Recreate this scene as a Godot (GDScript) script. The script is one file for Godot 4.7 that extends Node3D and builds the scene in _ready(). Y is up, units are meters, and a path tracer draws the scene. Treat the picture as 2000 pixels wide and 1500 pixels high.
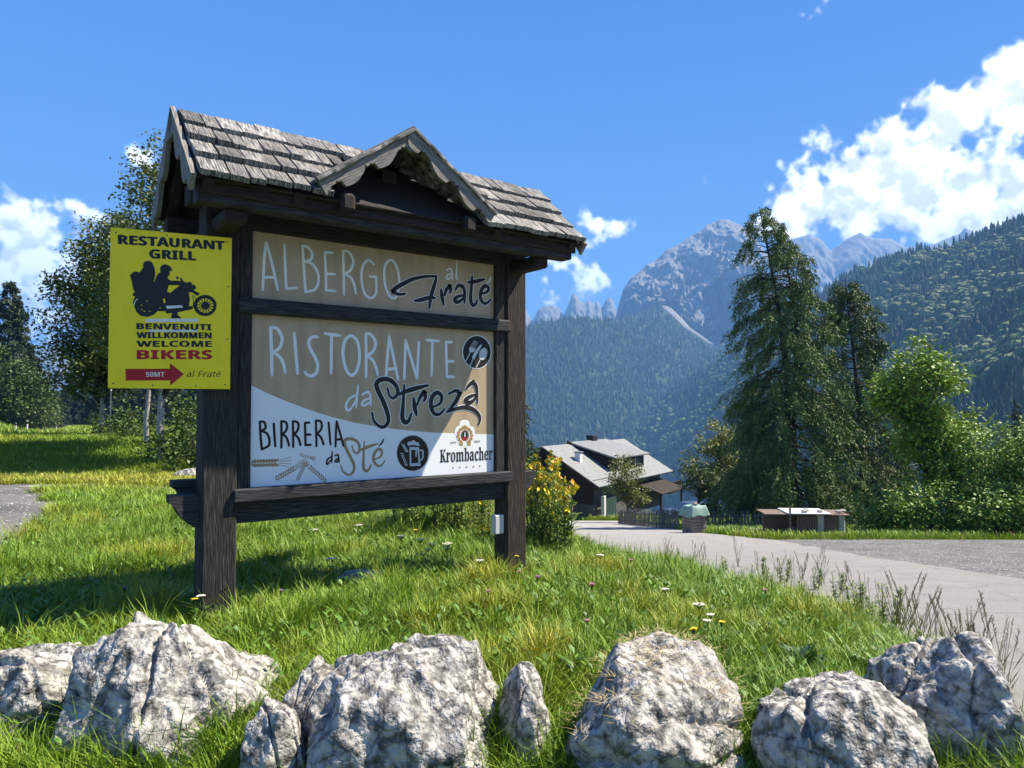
extends Node3D
# ---------------------------------------------------------------- camera model of the photograph (2000 x 1500)
const F := 1389.0
const EYE := Vector3(0, 1.5, 0)
const PITCH := 0.0309
var rng := RandomNumberGenerator.new()
var noise := FastNoiseLite.new()
var fine := FastNoiseLite.new()
var names := {}
var M := {}

func ray(px: float, py: float) -> Vector3:
	return Vector3((px - 1000.0) / F, (750.0 - py) / F, -1.0).rotated(Vector3.RIGHT, PITCH)

func at(px: float, py: float, depth: float) -> Vector3:
	var r := ray(px, py)
	return EYE + r * (depth / -r.z)

func ground_at(px: float, py: float) -> Vector3:
	var r := ray(px, py)
	var s := 1.5
	while s < 200.0:
		var p := EYE + r * s
		if p.y < hgt(p.x, p.z):
			break
		s += 0.02 + s * 0.004
	return EYE + r * s

# ---------------------------------------------------------------- terrain
func lin(tab: Array, x: float) -> float:
	if x <= tab[0][0]:
		return tab[0][1]
	for i in range(1, tab.size()):
		if x <= tab[i][0]:
			return lerpf(tab[i - 1][1], tab[i][1], (x - tab[i - 1][0]) / (tab[i][0] - tab[i - 1][0]))
	return tab[-1][1]

const EDGE := [[-4.0, 1.45], [3.0, 1.7], [4.2, 2.05], [5.0, 2.2], [7.0, 2.5], [8.4, 2.1], [10.3, 0.7], [12.0, -0.6], [15.0, -2.6], [25.0, -6.0], [40.0, -10.0], [80.0, -18.0]]

func road_y(zz: float) -> float:
	if zz < 66.0:
		return 0.5 - 0.143 * zz
	return 0.5 - 0.143 * 66.0 - (zz - 66.0) * 0.2

func hgt(x: float, z: float) -> float:
	var zz := -z
	var low := maxf(road_y(zz), -235.0)
	var plate := 0.09 + 0.03 * noise.get_noise_2d(x * 30.0, z * 30.0)
	plate -= 0.36 * (1.0 - smoothstep(2.4, 3.7, zz))
	plate -= maxf(0.0, zz - 5.5) * 0.12 * smoothstep(-1.2, 1.4, x) + maxf(0.0, x - 0.6) * 0.09
	var left := 1.0 - smoothstep(-5.5, -2.5, x)
	plate += 0.56 * smoothstep(13.6, 18.4, zz) * left
	plate -= 0.033 * clampf(zz - 19.0, 0.0, 240.0) + maxf(0.0, zz - 260.0) * 0.15
	plate += 5.0 * smoothstep(70.0, 100.0, zz) * smoothstep(-62.0, -75.0, x + (zz - 90.0) * 0.75)
	plate = maxf(plate, -235.0)
	var e := lin(EDGE, zz)
	var w := smoothstep(e - 0.5, e + 1.0 + maxf(0.0, zz - 8.0) * 0.25, x)
	return lerpf(plate, low, w)

# ---------------------------------------------------------------- mesh building
class MB:
	var v := PackedVector3Array()
	var n := PackedVector3Array()
	var uv := PackedVector2Array()
	var c := PackedColorArray()
	var idx := PackedInt32Array()
	var col := Color.WHITE

	func tri(a: Vector3, b: Vector3, d: Vector3) -> void:   # counter-clockwise seen from outside
		var nn := (b - a).cross(d - a).normalized()
		var k := v.size()
		v.append(a); v.append(b); v.append(d)
		for i in 3:
			n.append(nn); c.append(col); uv.append(Vector2.ZERO)
		idx.append(k); idx.append(k + 2); idx.append(k + 1)

	func quad(a: Vector3, b: Vector3, d: Vector3, e: Vector3) -> void:
		var nn := (b - a).cross(e - a)
		if nn.length_squared() < 1e-16:
			nn = (d - b).cross(e - b)
		nn = nn.normalized()
		var k := v.size()
		v.append(a); v.append(b); v.append(d); v.append(e)
		for i in 4:
			n.append(nn); c.append(col)
		uv.append(Vector2(0, 1)); uv.append(Vector2(1, 1)); uv.append(Vector2(1, 0)); uv.append(Vector2(0, 0))
		idx.append(k); idx.append(k + 2); idx.append(k + 1)
		idx.append(k); idx.append(k + 3); idx.append(k + 2)

	func box(ce: Vector3, si: Vector3, bev := 0.0, t := Transform3D()) -> void:
		var h := si * 0.5
		bev = minf(bev, minf(h.x, minf(h.y, h.z)) * 0.8)
		var p := func(sx: float, sy: float, sz: float, ax: int) -> Vector3:
			var q := Vector3(sx * (h.x - bev), sy * (h.y - bev), sz * (h.z - bev))
			q[ax] = [sx, sy, sz][ax] * h[ax]
			return t * (ce + q)
		for ax in 3:
			var b1 := (ax + 1) % 3
			var b2 := (ax + 2) % 3
			for s in [-1.0, 1.0]:
				var q := []
				for k in [[-1.0, -1.0], [1.0, -1.0], [1.0, 1.0], [-1.0, 1.0]]:
					var sg := [0.0, 0.0, 0.0]
					sg[ax] = s; sg[b1] = k[0]; sg[b2] = k[1]
					q.append(p.call(sg[0], sg[1], sg[2], ax))
				if s > 0:
					quad(q[0], q[1], q[2], q[3])
				else:
					quad(q[3], q[2], q[1], q[0])
		if bev <= 0.0:
			return
		for ax in 3:          # edges along ax
			var b1 := (ax + 1) % 3
			var b2 := (ax + 2) % 3
			for s1 in [-1.0, 1.0]:
				for s2 in [-1.0, 1.0]:
					var lo := [0.0, 0.0, 0.0]
					lo[ax] = -1.0; lo[b1] = s1; lo[b2] = s2
					var hi := lo.duplicate()
					hi[ax] = 1.0
					var a: Vector3 = p.call(lo[0], lo[1], lo[2], b1)
					var b: Vector3 = p.call(hi[0], hi[1], hi[2], b1)
					var d: Vector3 = p.call(hi[0], hi[1], hi[2], b2)
					var e: Vector3 = p.call(lo[0], lo[1], lo[2], b2)
					if s1 * s2 > 0:
						quad(a, e, d, b)
					else:
						quad(a, b, d, e)
		for s0 in [-1.0, 1.0]:
			for s1 in [-1.0, 1.0]:
				for s2 in [-1.0, 1.0]:
					var a: Vector3 = p.call(s0, s1, s2, 0)
					var b: Vector3 = p.call(s0, s1, s2, 1)
					var d: Vector3 = p.call(s0, s1, s2, 2)
					if s0 * s1 * s2 > 0:
						tri(a, b, d)
					else:
						tri(a, d, b)

	func tube(pts: Array, radii: Array, sides := 8, cap := true) -> void:
		var k0 := v.size()
		var ref := Vector3.UP
		for i in pts.size():
			var dir: Vector3 = (pts[mini(i + 1, pts.size() - 1)] - pts[maxi(i - 1, 0)]).normalized()
			if absf(dir.dot(ref)) > 0.95:
				ref = Vector3.RIGHT if absf(dir.x) < 0.9 else Vector3.BACK
			var a := dir.cross(ref).normalized()
			var b := a.cross(dir).normalized()
			ref = b
			for j in sides + 1:
				var an := TAU * j / sides
				var o := a * cos(an) + b * sin(an)
				v.append(pts[i] + o * radii[i]); n.append(o); c.append(col)
				uv.append(Vector2(float(j) / sides, float(i)))
		for i in pts.size() - 1:
			for j in sides:
				var q := k0 + i * (sides + 1) + j
				idx.append(q); idx.append(q + 1); idx.append(q + sides + 1)
				idx.append(q + 1); idx.append(q + sides + 2); idx.append(q + sides + 1)
		if cap:
			var e := pts.size() - 1
			var k := v.size()
			var dir: Vector3 = (pts[e] - pts[e - 1]).normalized()
			v.append(pts[e]); n.append(dir); c.append(col); uv.append(Vector2.ZERO)
			for j in sides + 1:
				v.append(v[k0 + e * (sides + 1) + j]); n.append(dir); c.append(col); uv.append(Vector2.ZERO)
			for j in sides:
				idx.append(k); idx.append(k + 1 + j); idx.append(k + 2 + j)

	# smooth grid of points g[i][j]; outside is the side where (dj x di) points
	func grid(g: Array, cols = null) -> void:
		var k0 := v.size()
		var nu := g.size()
		var nv: int = g[0].size()
		for i in nu:
			for j in nv:
				var du: Vector3 = g[mini(i + 1, nu - 1)][j] - g[maxi(i - 1, 0)][j]
				var dv: Vector3 = g[i][mini(j + 1, nv - 1)] - g[i][maxi(j - 1, 0)]
				v.append(g[i][j]); n.append(du.cross(dv).normalized())
				c.append(cols[i][j] if cols != null else col)
				uv.append(Vector2(float(i) / (nu - 1), float(j) / (nv - 1)))
		for i in nu - 1:
			for j in nv - 1:
				var q := k0 + i * nv + j
				idx.append(q); idx.append(q + 1); idx.append(q + nv)
				idx.append(q + 1); idx.append(q + nv + 1); idx.append(q + nv)

	# flat outline in x,y pushed out along z from z0 to z1
	func extrude(poly: PackedVector2Array, z0: float, z1: float, t := Transform3D()) -> void:
		if not Geometry2D.is_polygon_clockwise(poly):
			poly.reverse()
		var tr := Geometry2D.triangulate_polygon(poly)
		for i in range(0, tr.size(), 3):
			var a := poly[tr[i]]
			var b := poly[tr[i + 1]]
			var d := poly[tr[i + 2]]
			if (b - a).cross(d - a) < 0:
				var s := b
				b = d
				d = s
			tri(t * Vector3(a.x, a.y, z1), t * Vector3(b.x, b.y, z1), t * Vector3(d.x, d.y, z1))
			if z1 - z0 > 0.0005:
				tri(t * Vector3(a.x, a.y, z0), t * Vector3(d.x, d.y, z0), t * Vector3(b.x, b.y, z0))
		if z1 - z0 > 0.0005:
			for i in poly.size():
				var a := poly[i]
				var b := poly[(i + 1) % poly.size()]
				quad(t * Vector3(b.x, b.y, z0), t * Vector3(b.x, b.y, z1), t * Vector3(a.x, a.y, z1), t * Vector3(a.x, a.y, z0))

	# a leaf: two triangles folded along the middle
	func leaf(p: Vector3, along: Vector3, side: Vector3, l: float, w: float) -> void:
		var nn := side.cross(along).normalized()
		var k := v.size()
		v.append(p); v.append(p + along * l * 0.5 + side * w * 0.5 + nn * w * 0.12)
		v.append(p + along * l); v.append(p + along * l * 0.5 - side * w * 0.5 + nn * w * 0.12)
		for i in 4:
			n.append(nn); c.append(col); uv.append(Vector2.ZERO)
		idx.append(k); idx.append(k + 2); idx.append(k + 1)
		idx.append(k); idx.append(k + 3); idx.append(k + 2)

	func mesh() -> ArrayMesh:
		var a := []
		a.resize(Mesh.ARRAY_MAX)
		a[Mesh.ARRAY_VERTEX] = v
		a[Mesh.ARRAY_NORMAL] = n
		a[Mesh.ARRAY_TEX_UV] = uv
		a[Mesh.ARRAY_COLOR] = c
		a[Mesh.ARRAY_INDEX] = idx
		var m := ArrayMesh.new()
		m.add_surface_from_arrays(Mesh.PRIMITIVE_TRIANGLES, a)
		return m

func numbered(called: String) -> String:
	var k: int = names.get(called, 0)
	names[called] = k + 1
	return called if k == 0 else "%s_%03d" % [called, k]

func tag(o: Node, label: String, category: String, group := "", kind := "") -> void:
	o.set_meta("label", label)
	o.set_meta("category", category)
	if group:
		o.set_meta("group", group)
	if kind:
		o.set_meta("kind", kind)

func thing(called: String, label: String, category: String, where := Vector3.ZERO, turn := 0.0, group := "") -> Node3D:
	var o := Node3D.new()
	o.name = numbered(called)
	add_child(o)
	o.position = where
	o.rotation.y = turn
	tag(o, label, category, group)
	return o

func part(called: String, mesh: Mesh, mat: Material, parent: Node = self, t := Transform3D()) -> MeshInstance3D:
	var o := MeshInstance3D.new()
	o.name = numbered(called) if parent == self else called
	o.mesh = mesh
	o.material_override = mat
	parent.add_child(o, true)
	o.transform = t
	return o

func boxpart(called: String, lo: Vector3, hi: Vector3, mat: Material, parent: Node, bev := 0.008) -> MeshInstance3D:
	var mb := MB.new()
	mb.box(Vector3.ZERO, hi - lo, bev)
	return part(called, mb.mesh(), mat, parent, Transform3D(Basis(), (lo + hi) * 0.5))

# ---------------------------------------------------------------- materials
func lin_color(r: float, g: float, b: float) -> Color:
	return Color(r, g, b).linear_to_srgb()

func noise_tex(freq: float, cols: Array, seed_ := 1, octaves := 5, type := FastNoiseLite.TYPE_SIMPLEX_SMOOTH, size := 512, offs = null) -> NoiseTexture2D:
	var n := FastNoiseLite.new()
	n.seed = seed_
	n.frequency = freq
	n.noise_type = type
	n.fractal_octaves = octaves
	n.fractal_gain = 0.55
	var t := NoiseTexture2D.new()
	t.width = size
	t.height = size
	t.seamless = true
	t.noise = n
	t.generate_mipmaps = false
	if cols.size():
		var g := Gradient.new()
		var os := PackedFloat32Array()
		var cs := PackedColorArray()
		for i in cols.size():
			os.append(float(i) / (cols.size() - 1) if offs == null else offs[i])
			cs.append(Color(cols[i][0], cols[i][1], cols[i][2]).linear_to_srgb())
		g.offsets = os
		g.colors = cs
		t.color_ramp = g
	return t

func mat_plain(r: float, g: float, b: float, rough := 0.8, spec := 0.4) -> StandardMaterial3D:
	var m := StandardMaterial3D.new()
	m.albedo_color = lin_color(r, g, b)
	m.roughness = rough
	m.metallic_specular = spec
	return m

func mat_tex(tex: Texture2D, scale: Vector3, rough := 0.85, world := false, bump: Texture2D = null, bump_cm := 0.0, spec := 0.4) -> StandardMaterial3D:
	var m := StandardMaterial3D.new()
	m.albedo_texture = tex
	m.roughness = rough
	m.metallic_specular = spec
	m.uv1_triplanar = true
	m.uv1_world_triplanar = world
	m.uv1_scale = scale
	m.uv1_triplanar_sharpness = 4.0
	if bump:
		m.heightmap_enabled = true
		m.heightmap_texture = bump
		m.heightmap_scale = bump_cm
	return m

func mat_leaf(back := 0.5, rough := 0.55) -> StandardMaterial3D:
	var m := StandardMaterial3D.new()
	m.vertex_color_use_as_albedo = true
	m.roughness = rough
	m.metallic_specular = 0.4
	m.backlight_enabled = true
	m.backlight = Color(back, back, back * 0.6)
	return m

func wood(key: String, cols: Array, seed_: int, axis: int, bump := 0.35, rough := 0.85, fs := 7.0) -> void:
	var tex := noise_tex(0.02, cols, seed_, 5)
	var bt := noise_tex(0.03, [[0, 0, 0], [1, 1, 1]], seed_ + 50, 4)
	var s := Vector3(fs, fs, fs)
	s[axis] = 0.45
	M[key] = mat_tex(tex, s, rough, false, bt, bump)
# ================================================================ the scene
func _ready() -> void:
	rng.seed = 7
	noise.seed = 3
	noise.frequency = 0.01
	fine.seed = 9
	fine.frequency = 0.05
	setup_view()
	setup_materials()
	build_ground()
	build_mountains()
	build_sign()
	build_yellow_sign()
	build_rocks()
	build_house()
	build_yard()
	build_trees()
	build_left_side()
	build_grass()
	build_flowers()

func setup_view() -> void:
	var cam := Camera3D.new()
	cam.name = "camera"
	cam.fov = rad_to_deg(2.0 * atan(750.0 / F))
	cam.near = 0.05
	cam.far = 40000.0
	add_child(cam)
	cam.position = EYE
	cam.rotation.x = PITCH
	cam.current = true
	var sun := DirectionalLight3D.new()
	sun.name = "sun"
	sun.light_energy = 1.6
	sun.light_color = Color(1.0, 0.955, 0.88)
	sun.light_angular_distance = 0.5
	sun.shadow_enabled = true
	add_child(sun)
	var el := deg_to_rad(54.0)
	var az := deg_to_rad(13.0)
	var to_sun := Vector3(cos(el) * cos(az), sin(el), -cos(el) * sin(az))
	sun.look_at_from_position(to_sun * 50.0, Vector3.ZERO, Vector3.UP)
	var env := Environment.new()
	env.background_mode = Environment.BG_SKY
	env.tonemap_mode = Environment.TONE_MAPPER_LINEAR
	env.tonemap_exposure = 2.95
	env.sdfgi_enabled = true
	env.ssao_enabled = true
	env.ssil_enabled = true
	env.fog_enabled = true
	env.fog_density = 0.00015
	env.fog_light_color = Color(0.50, 0.735, 1.0)
	var sky := Sky.new()
	var pm := PanoramaSkyMaterial.new()
	pm.panorama = ImageTexture.create_from_image(sky_image())
	sky.sky_material = pm
	env.sky = sky
	var we := WorldEnvironment.new()
	we.name = "environment"
	we.environment = env
	add_child(we)

# clouds: [px, py, rx, ry, strength] seen in the photograph; others lie round the rest of the horizon in the same manner
const CLOUDS := [[285, 318, 30, 30, 0.9], [20, 420, 60, 30, 0.75], [110, 470, 80, 60, 0.95], [40, 520, 90, 40, 0.95], [150, 405, 30, 20, 0.8], [90, 620, 110, 60, 0.7],
	[1185, 440, 45, 32, 0.95], [1150, 475, 25, 18, 0.7], [1095, 505, 50, 30, 0.9], [1165, 540, 45, 35, 0.95], [1060, 565, 60, 40, 0.95], [1400, 335, 45, 20, 0.6], [1437, 303, 14, 14, 0.7], [1320, 378, 25, 12, 0.5],
	[1945, 165, 60, 45, 1.0], [1985, 220, 40, 50, 0.9], [1880, 225, 75, 50, 1.0], [1800, 205, 30, 22, 0.85], [1790, 290, 95, 50, 1.0], [1690, 335, 110, 55, 1.05], [1600, 400, 110, 55, 1.05], [1690, 420, 130, 55, 1.05], [1520, 420, 60, 35, 0.9],
	[1860, 375, 90, 45, 1.0], [1950, 340, 50, 25, 0.8], [1900, 430, 140, 40, 0.95], [1990, 400, 60, 40, 0.9], [1590, 8, 40, 24, 0.85], [2080, 160, 80, 60, 0.9], [2150, 380, 160, 60, 1.0]]

func sky_image() -> Image:
	var w := 4096
	var h := 2048
	var im := Image.create(w, h, false, Image.FORMAT_RGBF)
	var blobs := []
	for b in CLOUDS:
		blobs.append([ray(b[0], b[1]).normalized(), b[2] / F, b[3] / F, b[4]])
	var r := RandomNumberGenerator.new()
	r.seed = 21
	for k in 40:
		var azi := r.randf_range(0.75, TAU - 0.72)
		var ele := deg_to_rad(r.randf_range(6.0, 24.0))
		var d := Vector3(sin(azi) * cos(ele), sin(ele), -cos(azi) * cos(ele))
		var s := r.randf_range(0.025, 0.08)
		for q in 3:
			blobs.append([(d + Vector3(r.randf_range(-1, 1) * s, r.randf_range(-0.5, 0.5) * s, r.randf_range(-1, 1) * s)).normalized(), s, s * 0.55, r.randf_range(0.7, 1.0)])
	var rows := []
	for y in h:
		var sy := sin((0.5 - (y + 0.5) / h) * PI)
		var t := pow(1.0 - maxf(sy, 0.0), 3.2)
		var base := Color(0.0125, 0.067, 0.242).lerp(Color(0.071, 0.181, 0.378), t)
		if sy < 0.0:
			base = Color(0.12, 0.16, 0.15)
		rows.append(base)
		im.fill_rect(Rect2i(0, y, w, 1), base)
	# only cells of 16 x 16 pixels near a cloud are worked out
	var cells := {}
	for b in blobs:
		var d: Vector3 = b[0]
		var u := fposmod(atan2(d.x, -d.z) / TAU, 1.0) * w
		var v := acos(d.y) / PI * h
		var ru: float = b[1] * 1.75 / TAU * w / sqrt(1.0 - d.y * d.y) + 16.0
		var rv: float = b[2] * 1.75 / PI * h + 16.0
		for cy in range(int((v - rv) / 16.0), int((v + rv) / 16.0) + 1):
			for cx in range(floori((u - ru) / 16.0), floori((u + ru) / 16.0) + 1):
				var key := Vector2i(posmod(cx, w / 16), cy)
				if not cells.has(key):
					cells[key] = []
				cells[key].append(b)
	var fb := FastNoiseLite.new()
	fb.seed = 5
	fb.frequency = 13.0
	fb.fractal_octaves = 6
	fb.fractal_gain = 0.56
	for key in cells:
		var near: Array = cells[key]
		for yy in 16:
			var y: int = key.y * 16 + yy
			if y < 0 or y >= h / 2:
				continue
			var el := (0.5 - (y + 0.5) / h) * PI
			var ce := cos(el)
			var sy := sin(el)
			var base: Color = rows[y]
			for xx in 16:
				var x: int = key.x * 16 + xx
				var azi := (x + 0.5) / w * TAU
				var d := Vector3(sin(azi) * ce, sy, -cos(azi) * ce)
				var f := 0.0
				for b in near:
					var q: Vector3 = b[0]
					var dy: float = (d.y - q.y) / b[2]
					var dx: float = Vector2(d.x - q.x, d.z - q.z).length() / b[1]
					var g: float = float(b[3]) * exp(-0.9 * (dx * dx + dy * dy))
					f = maxf(f, g) + minf(f, g) * 0.35
				if f < 0.12:
					continue
				var n := fb.get_noise_3d(d.x, d.y, d.z)
				var n2 := fb.get_noise_3d(d.x * 3.3 + 7.0, d.y * 3.3, d.z * 3.3)
				var a := smoothstep(0.47, 0.92, f * 0.88 + n * 0.96 + n2 * 0.45)
				if a <= 0.0:
					continue
				var sh := fb.get_noise_3d(d.x + 0.008, d.y + 0.014, d.z)
				var lit := clampf(0.86 + (n - sh) * 1.5 + n2 * 0.16, 0.6, 1.0)
				im.set_pixel(x, y, base.lerp(Color(0.78, 0.79, 0.81) * lit + Color(0.0, 0.01, 0.03) * (1.0 - lit), a * 0.95))
	return im

# a second, larger pattern multiplied over a material
func veins(m: StandardMaterial3D, tex: Texture2D, scale: Vector3, world: bool) -> void:
	m.detail_enabled = true
	m.detail_blend_mode = BaseMaterial3D.BLEND_MODE_MUL
	m.detail_uv_layer = BaseMaterial3D.DETAIL_UV_2
	m.detail_albedo = tex
	m.uv2_triplanar = true
	m.uv2_world_triplanar = world
	m.uv2_scale = scale
	m.uv2_triplanar_sharpness = 4.0

# thin irregular dark cracks on white
func crack_tex(freq: float, seed_: int, dark: float, width: float) -> NoiseTexture2D:
	var t := noise_tex(freq, [[dark, dark, dark], [dark, dark, dark], [0.93, 0.93, 0.93], [1, 1, 1]], seed_, 1, FastNoiseLite.TYPE_CELLULAR, 1024, [0.0, width * 0.3, width, 1.0])
	t.noise.cellular_return_type = FastNoiseLite.RETURN_DISTANCE2_SUB
	t.noise.domain_warp_enabled = true
	t.noise.domain_warp_amplitude = 40.0
	t.noise.domain_warp_frequency = freq * 1.5
	t.normalize = true
	return t

func setup_materials() -> void:
	var bump := noise_tex(0.03, [[0, 0, 0], [1, 1, 1]], 61, 5)
	M.bump = bump
	wood("post", [[0.008, 0.0073, 0.0068], [0.022, 0.0198, 0.018], [0.042, 0.0385, 0.035], [0.095, 0.089, 0.082]], 11, 1, 0.4)
	wood("post_red", [[0.009, 0.0075, 0.0065], [0.025, 0.0195, 0.016], [0.052, 0.038, 0.029], [0.11, 0.085, 0.068]], 12, 1, 0.4)
	wood("rail", [[0.008, 0.008, 0.009], [0.02, 0.021, 0.023], [0.045, 0.046, 0.048], [0.10, 0.10, 0.10]], 13, 0, 0.4)
	wood("dark", [[0.008, 0.007, 0.006], [0.018, 0.015, 0.013], [0.03, 0.026, 0.022], [0.05, 0.043, 0.037]], 14, 0, 0.3)
	wood("dark_z", [[0.008, 0.007, 0.006], [0.018, 0.015, 0.013], [0.03, 0.026, 0.022], [0.05, 0.043, 0.037]], 14, 2, 0.3)
	wood("grey", [[0.06, 0.055, 0.048], [0.16, 0.15, 0.135], [0.24, 0.225, 0.20], [0.34, 0.325, 0.295]], 15, 0, 0.35)
	for k in 5:
		var f: float = [0.5, 0.72, 0.95, 1.1, 1.25][k]
		wood("shingle%d" % k, [[0.012 * f, 0.0115 * f, 0.011 * f], [0.10 * f, 0.096 * f, 0.09 * f], [0.32 * f, 0.31 * f, 0.29 * f], [0.56 * f, 0.545 * f, 0.51 * f]], 20 + k, 1, 0.5, 0.9, 1.1)
	M.picket = mat_tex(noise_tex(0.02, [[0.06, 0.055, 0.05], [0.13, 0.12, 0.11], [0.20, 0.19, 0.175]], 25), Vector3(6, 0.6, 6), 0.9)
	M.gate = mat_plain(0.03, 0.07, 0.05, 0.7)
	M.sheet = mat_plain(0.55, 0.57, 0.58, 0.5)
	M.leaf = mat_leaf()
	M.grass = mat_leaf(0.55, 0.5)
	M.needle = mat_leaf(0.3, 0.6)
	M.forest = StandardMaterial3D.new()
	M.forest.vertex_color_use_as_albedo = true
	M.forest.roughness = 0.9
	M.bark = mat_tex(noise_tex(0.02, [[0.02, 0.017, 0.014], [0.06, 0.052, 0.044], [0.11, 0.097, 0.083]], 31), Vector3(4, 0.8, 4), 0.95, false, bump, 2.0)
	M.birch = mat_tex(noise_tex(0.02, [[0.03, 0.028, 0.026], [0.22, 0.21, 0.195], [0.40, 0.39, 0.365], [0.48, 0.47, 0.445]], 32, 5, FastNoiseLite.TYPE_SIMPLEX_SMOOTH, 512, [0.0, 0.36, 0.46, 1.0]), Vector3(1.2, 5, 1.2), 0.8, false, bump, 0.8)
	M.ground = mat_tex(noise_tex(0.012, [[0.035, 0.05, 0.014], [0.06, 0.085, 0.02], [0.085, 0.10, 0.03], [0.13, 0.12, 0.055]], 33, 6, FastNoiseLite.TYPE_SIMPLEX_SMOOTH, 1024), Vector3(0.35, 0.35, 0.35), 0.95, true, bump, 3.0)
	M.road = mat_tex(noise_tex(0.05, [[0.16, 0.155, 0.143], [0.29, 0.282, 0.262], [0.35, 0.34, 0.317], [0.44, 0.43, 0.405]], 34, 6, FastNoiseLite.TYPE_SIMPLEX_SMOOTH, 1024), Vector3(0.8, 0.8, 0.8), 0.92, true, noise_tex(0.2, [[0, 0, 0], [1, 1, 1]], 64, 3, FastNoiseLite.TYPE_SIMPLEX_SMOOTH, 1024), 1.5)
	veins(M.road, crack_tex(0.008, 67, 0.72, 0.04), Vector3(0.11, 0.11, 0.11), true)
	M.gravel = mat_tex(noise_tex(0.12, [[0.09, 0.09, 0.089], [0.21, 0.209, 0.205], [0.30, 0.297, 0.29], [0.42, 0.415, 0.40]], 35, 4, FastNoiseLite.TYPE_CELLULAR, 1024), Vector3(0.7, 0.7, 0.7), 0.95, true, noise_tex(0.15, [[0, 0, 0], [1, 1, 1]], 65, 3, FastNoiseLite.TYPE_CELLULAR, 1024), 3.0)
	veins(M.gravel, noise_tex(0.008, [[0.5, 0.5, 0.5], [0.85, 0.83, 0.80], [1.0, 0.97, 0.93]], 68, 5), Vector3(0.13, 0.13, 0.13), true)
	M.dolomite = mat_tex(noise_tex(0.012, [[0.05, 0.048, 0.046], [0.125, 0.121, 0.116], [0.185, 0.18, 0.172], [0.29, 0.282, 0.27]], 36, 6, FastNoiseLite.TYPE_SIMPLEX_SMOOTH, 1024), Vector3(0.0022, 0.0012, 0.0022), 0.95, true)
	M.scree = mat_plain(0.27, 0.255, 0.235, 0.95)
	M.hill = mat_tex(noise_tex(0.02, [[0.018, 0.03, 0.012], [0.03, 0.05, 0.018], [0.045, 0.07, 0.024]], 37), Vector3(0.01, 0.01, 0.01), 0.95, true)

func strip(called: String, mid: Array, mat: Material, lift: float, label: String) -> void:
	# mid: [x, depth, half width] along the way; a sheet that follows the ground
	var g := []
	for i in mid.size() - 1:
		var steps := int(ceil(Vector2(mid[i + 1][0] - mid[i][0], mid[i + 1][1] - mid[i][1]).length() / 0.7))
		for s in steps + (1 if i == mid.size() - 2 else 0):
			var t := float(s) / steps
			var x := lerpf(mid[i][0], mid[i + 1][0], t)
			var zz := lerpf(mid[i][1], mid[i + 1][1], t)
			var hw := lerpf(mid[i][2], mid[i + 1][2], t)
			var dir := Vector2(mid[i + 1][0] - mid[i][0], mid[i + 1][1] - mid[i][1]).normalized()
			var row := []
			for j in 13:
				var o := (1.0 - j / 6.0) * (hw + (0.18 * fine.get_noise_2d(zz * 40.0, j * 300.0) if j in [0, 12] else 0.0))
				var px := x + dir.y * o
				var pz := -(zz - dir.x * o)
				row.append(Vector3(px, hgt(px, pz) + lift, pz))
			g.append(row)
	var mb := MB.new()
	mb.grid(g)
	var o := part(called, mb.mesh(), mat)
	tag(o, label, "road", "", "structure")

func build_ground() -> void:
	var xs := []
	var x := 0.0
	while x < 9000.0:
		xs.append(x)
		x += maxf(0.25, x * 0.035)
	var allx := []
	for i in range(xs.size() - 1, 0, -1):
		allx.append(-xs[i])
	allx.append_array(xs)
	var zs := []
	var z := -6.0
	while z < 9000.0:
		zs.append(z)
		z += maxf(0.25, absf(z) * 0.03)
	var g := []
	for xx in allx:
		var row := []
		for zz in zs:
			row.append(Vector3(xx, hgt(xx, -zz), -zz))
		g.append(row)
	var mb := MB.new()
	mb.grid(g)
	var o := part("ground", mb.mesh(), M.ground)
	tag(o, "grassy sloping ground falling away towards the valley", "ground", "", "structure")
	strip("road", [[4.3, -3.0, 2.4], [4.3, 3.0, 2.2], [4.55, 5.5, 1.95], [4.9, 8.0, 1.9], [5.0, 11.0, 2.1], [4.8, 15.0, 2.4], [5.0, 22.0, 3.1], [4.8, 29.0, 2.7], [5.6, 42.0, 2.6], [6.8, 56.0, 2.6]], M.road, 0.03, "pale worn drive running down past the sign to the house")
	strip("gravel_yard", [[10.5, 3.0, 4.6], [11.5, 8.0, 5.6], [13.5, 13.0, 7.0], [15.0, 18.0, 8.0], [16.0, 22.3, 8.0]], M.gravel, 0.015, "grey gravel parking area beside the drive")
	strip("gravel_path", [[-5.4, 3.5, 1.3], [-5.7, 5.0, 1.4], [-6.1, 6.6, 1.4], [-7.4, 9.5, 1.3], [-8.9, 11.6, 1.1], [-14.0, 13.0, 0.8]], M.gravel, 0.02, "gravel track at the edge of the lawn")
	strip("side_path", [[-8.4, 12.3, 0.2], [-7.2, 12.3, 0.2], [-5.2, 11.8, 0.2], [-4.2, 11.7, 0.2]], M.road, 0.03, "narrow pale path below the grassy bank")
	strip("kerb_path", [[-4.0, 19.6, 0.25], [-12.0, 20.2, 0.25], [-19.0, 22.0, 0.3]], M.road, 0.03, "narrow pale path along the top of the grassy bank")
	strip("upper_road", [[-20.0, 27.0, 3.0], [-26.0, 35.0, 3.0], [-39.0, 57.0, 3.0], [-58.0, 88.0, 3.2], [-90.0, 140.0, 3.4], [-118.0, 200.0, 3.6]], M.road, 0.05, "asphalt road above the grassy bank leading into the wood")

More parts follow.
